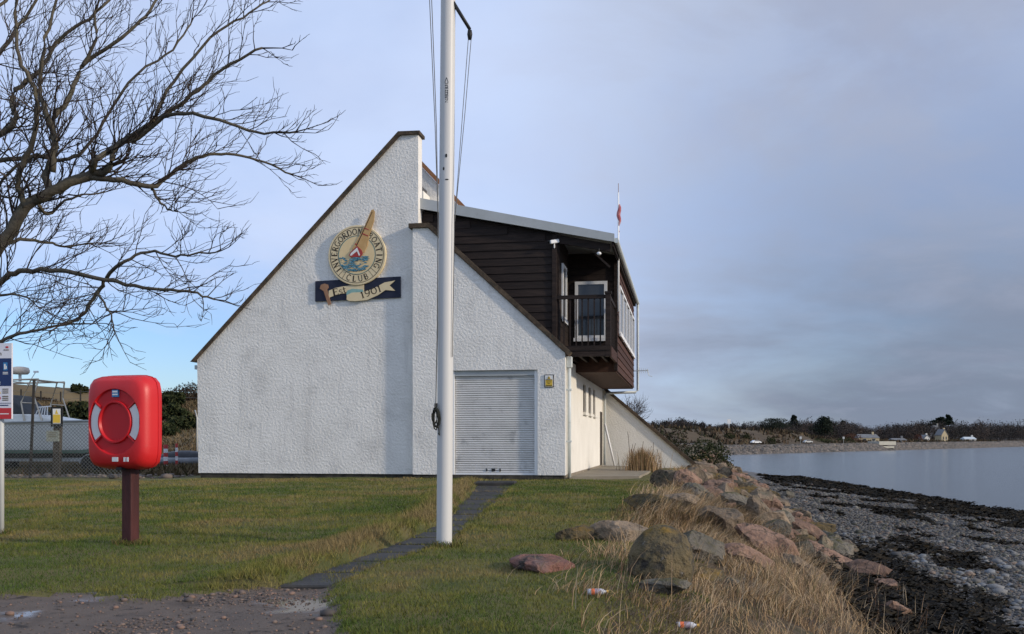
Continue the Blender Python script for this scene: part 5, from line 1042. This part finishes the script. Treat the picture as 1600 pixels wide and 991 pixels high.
# rock armour on the far embankment
n = 14000; al = rng.uniform(-60, 480, n); d = rng.uniform(-2, 5, n); x = FA[0] + FD[0] * al + FN[0] * d; y = FA[1] + FD[1] * al + FN[1] * d; sz = rng.uniform(.25, .6, n) * (1 + al.clip(0) / 500)
scatter('rock_armour', icoV, icoF, np.c_[x, y, H(x, y) + .1], np.c_[sz * 1.2, sz, sz * .8], rng.uniform(0, 6, n), np.array([(.11, .10, .09), (.16, .145, .13), (.085, .08, .075), (.18, .15, .125)])[rng.integers(0, 4, n)] * rng.uniform(.6, 1.1, (n, 1)), m_peb, kind='stuff', label='grey rock armour along the far road embankment', category='rocks')
n = 26000; al = rng.uniform(-90, 480, n); d = 12 + rng.random(n) ** 1.5 * 50; x = FA[0] + FD[0] * al + FN[0] * d; y = FA[1] + FD[1] * al + FN[1] * d; ok = rng.random(n) < ss(vn(x, y, .07, 3), .30, .58) * ss(d, 13, 19); x, y = x[ok], y[ok]; n = len(x)
blades('far_scrub', x, y, rng.uniform(.5, 1.7, n), rng.uniform(.25, .7, n), rng.uniform(.1, .5, n), rng.uniform(0, 6.28, n), np.array([(.05, .035, .022), (.075, .05, .03), (.035, .034, .017), (.10, .075, .045)])[rng.integers(0, 4, n)] * rng.uniform(.7, 1.1, (n, 1)), 1, 'brown scrub and heather on the bank above the far road', 'scrub', m_bl2)
# woodland
Vs, Cs = [], []
WB = np.array([(.036, .031, .029), (.046, .038, .034), (.028, .027, .025), (.058, .043, .035)])
for k in range(900):
    px = rng.uniform(960, 1680); d = rng.choice([40, 60, 85, 115, 150, 190]) * rng.uniform(.85, 1.15); X_, Y_, Z_ = farpx(px, d)
    if Y_ < 150 or Y_ > 1500: continue
    prof = np.interp(px, [1000, 1060, 1130, 1200, 1260, 1330, 1350, 1400, 1450, 1520, 1600, 1680], [662, 656, 664, 660, 657, 660, 669, 664, 660, 659, 657, 657]) + rng.uniform(-3, 9)
    ht = (HY - prof) / FPX * Y_ + ZC - Z_
    if ht < 2.5: continue
    ht = min(ht, 17); w_ = ht * rng.uniform(.3, .5); c_ = WB[rng.integers(0, 4)][None] * rng.uniform(.75, 1.35)
    V_, cc = clump(420, (X_, Y_, Z_ + ht * .5), (w_, w_, ht * .5), .022 * ht + .10, c_, .8); Vs.append(V_); Cs.append(cc)
V_ = np.concatenate(Vs); bulk('woodland', V_, np.arange(len(V_)).reshape(-1, 3), m_leaf, np.concatenate(Cs), kind='stuff', label='bare brown winter woodland along the far shore', category='woodland')
def conifer(px, d, top, wpx, lab, shape='round'):
    X_, Y_, Z_ = farpx(px, d); ht = (HY - top) / FPX * Y_ + ZC - Z_; w_ = wpx / FPX * Y_ * .9
    o = empty('evergreen_tree', (X_, Y_, Z_), 0, lab, 'tree', 'dark evergreens on the far shore'); parts = []
    lv = [(.35, .8, .3), (.5, 1, .3), (.68, .8, .25), (.85, .5, .18)] if shape == 'round' else [(.25, 1, .25), (.45, .8, .22), (.65, .55, .2), (.85, .28, .17)]
    if shape == 'pine': lv = [(.72, 1, .10), (.85, .7, .09), (.95, .35, .06)]
    for f, rw, rh in lv:
        for q in range(3): parts.append(clump(260, (rng.uniform(-.35, .35) * w_ * rw, rng.uniform(-.3, .3) * w_, ht * (f + rng.uniform(-.05, .05))), (w_ * rw * .72, w_ * rw * .7, ht * rh * .72), .035 * ht, EVG, .8))
    V_ = np.concatenate([q[0] for q in parts]); bulk('crown', V_, np.arange(len(V_)).reshape(-1, 3), m_leaf, np.concatenate([q[1] for q in parts]), parent=o)
    MB().tube([(0, 0, -.5), (0, 0, ht * .8)], [ht * .03, ht * .012], 7).build('trunk', m_bark, o)
conifer(1211, 30, 653, 36, 'broad rounded black evergreen above the far road'); conifer(1286, 30, 651, 27, 'tall square topped black evergreen above the far road'); conifer(1241, 75, 649, 15, 'narrow pointed conifer rising from the far woodland', 'cone'); conifer(1467, 60, 653, 20, 'flat topped pine standing out of the far woodland', 'pine'); conifer(1482, 62, 650, 10, 'slim leaning pine beside the flat topped pine', 'pine'); conifer(1318, 95, 657, 14, 'small dark conifer right of the square topped evergreen', 'cone')
for px, d, wpx, hpx, col, lab in [(1205, 16, 16, 12, GOR, 'dark bush on the bank below the broad evergreen'), (1320, 16, 30, 10, GOR, 'low dark hedge bush beside the far road'), (1330, 20, 30, 14, np.array([(.11, .05, .03), (.08, .04, .025)]), 'russet brown bush near the grey roofed house'), (1435, 22, 14, 12, np.array([(.13, .055, .04), (.09, .045, .03)]), 'russet red tree beside the white gabled house'), (1140, 24, 18, 8, GOR, 'gorse patch on the sandy bank'), (1165, 24, 16, 7, GOR, 'gorse patch higher on the sandy bank'), (1285, 20, 30, 6, np.array([(.05, .06, .025), (.04, .05, .02)]), 'green hedge below the square topped evergreen')]:
    q = Vector(farpx(px, d)); kq = q.y / FPX; place(bush('far_bush', tuple(q), (wpx * kq * .5, wpx * kq * .4, hpx * kq * .6), 900, .035 * hpx * kq + .1, col, lab), q)
def house(px, d, wpx, hpx, wall, roof, lab, rz=0, base=0):
    X_, Y_, Z_ = farpx(px, d); kq = Y_ / FPX; o = empty('far_house', (X_, Y_, Z_ + base), R(rz) - math.atan2(FD[1], FD[0]) * 0, lab, 'house', 'houses on the far shore'); a = wpx * kq / 2; ht = hpx * kq; e = ht * .5
    MB().box((-a, -3, -.5), (a, 3, e)).prism([(-a, e + .001), (a, e + .001), (0, ht)] if rz else [(-a, e + .001), (a, e + .001), (a, e + .05), (-a, e + .05)], -3, 3).build('wall', wall, o)
    if rz: MB().prism([(-a * 1.1, e), (-a * 1.1, e + .25), (0, ht + .3), (a * 1.1, e + .25), (a * 1.1, e), (0, ht + .02)][::-1], -3.2, 3.2).build('roof', roof, o)
    else: MB().add([(-a * 1.05, -3.2, e + .06), (a * 1.05, -3.2, e + .06), (a * .92, 0, ht), (-a * .92, 0, ht), (-a * 1.05, 3.2, e + .06), (a * 1.05, 3.2, e + .06)], [(0, 1, 2, 3), (3, 2, 5, 4), (0, 3, 4), (1, 5, 2), (0, 4, 5, 1)]).build('roof', roof, o)
    for x in (-a * .45, a * .45): 
        wn = MB().box((x - a * .16, -3.06, e * .3), (x + a * .16, -3.01, e * .8)).build('window', m_glass, o); MB().box((x - a * .2, -3.12, e * .25), (x + a * .2, -3.02, e * .295)).build('sill', m_wh, wn)
    ch = MB().box((a * .5, -.4, e), (a * .5 + .8, .4, ht + 1.0)).build('chimney', wall, o)
m_hw = mat('house_white', [(.55, .53, .48), (.65, .63, .58)], 1, .8); m_hs = mat('house_sandstone', [(.40, .33, .20), (.48, .40, .26)], 1, .8); m_gr = mat('house_roof_grey', [(.13, .135, .14), (.19, .195, .2)], 1, .7)
house(1354, 24, 32, 12, m_hs, m_gr, 'long house with broad grey roof near the culvert on the far shore'); house(1444, 26, 9, 9, m_hw, m_gr, 'tiny white gabled cottage on the far shore', 8); house(1461, 46, 10, 18, m_hw, m_gr, 'pale house high among the far trees', 0, 3); house(1471, 24, 11, 18, m_hs, m_gr, 'tall yellow stone gabled house on the far shore', 10); house(1513, 22, 18, 7, m_hw, mat('pale_roof', [(.45, .5, .52), (.55, .6, .62)], 1, .5), 'low white bungalow with pale roof on the far shore'); house(1402, 20, 22, 6, m_gr, m_gr, 'long dark low shed beside the culvert on the far shore')
X_, Y_, Z_ = farpx(1377, 4); kq = Y_ / FPX; cu = empty('concrete_culvert', (X_, Y_, .35), math.atan2(FD[1], FD[0]) * .35, 'pale concrete culvert slab in the far embankment', 'culvert'); m_cc = mat('pale_concrete', [(.38, .36, .30), (.46, .44, .37)], 1, .8)
MB().box((-16 * kq, -3.5, -.9), (16 * kq, 3, .5)).build('deck', m_cc, cu, bevel=.05); MB().box((-11 * kq, -4.2, -2.0), (10 * kq, -3.52, -1.3)).build('apron', m_cc, cu); MB().box((-9 * kq, -3.8, -2.9), (9 * kq, -3.45, -2.02)).build('opening', m_black, cu)
def car(px, lab, wpx, m):
    X_, Y_, Z_ = farpx(px, 8); kq = Y_ / FPX; c = empty('parked_car', (X_, Y_, Z_ + .25), R(20), lab, 'car', 'cars on the far road'); c.scale = (.72, .72, .72)
    MB().prism([(-2.1, .35), (2.1, .35), (2.15, .8), (1.3, .95), (.7, 1.42), (-1.0, 1.45), (-1.7, .98), (-2.15, .85)], -.85, .85).build('body', m, c, bevel=.06); MB().prism([(-1.45, .98), (1.1, .98), (.62, 1.36), (-.95, 1.38)], -.87, .87).build('windows', m_glass, c)
    for x in (-1.3, 1.3):
        for y in (-.8, .8): MB().lathe([(0, -.1), (.32, -.1), (.32, .1), (0, .1)], 14, Matrix.Translation((x, y, .32)) @ RX).build('wheel', m_ty, c)
car(1181, 'white car on the far shore road', 10, m_wh); car(1262, 'pale grey car further along the far shore road', 8, m_gp); None
X_, Y_, Z_ = farpx(1139, 40); MB().tube([(X_, Y_, Z_ - .3), (X_, Y_, Z_ + 3)], .08, 6).box((X_ - .6, Y_ - .1, Z_ + 2.2), (X_ + .6, Y_ - .02, Z_ + 3.8)).build('road_sign', m_pale, label='small white sign on the sandy bank of the far shore', category='sign')
for px, lab in ((1251, 'thin road sign near the pale grey car'), (1318, 'thin road sign near the russet bush')): X_, Y_, Z_ = farpx(px, 10); MB().tube([(X_, Y_, Z_ - .3), (X_, Y_, Z_ + 2.2)], .05, 6).box((X_ - .35, Y_ - .08, Z_ + 1.6), (X_ + .35, Y_ - .02, Z_ + 2.4)).build('road_sign', m_gp, label=lab, category='sign', group='road signs on the far shore')
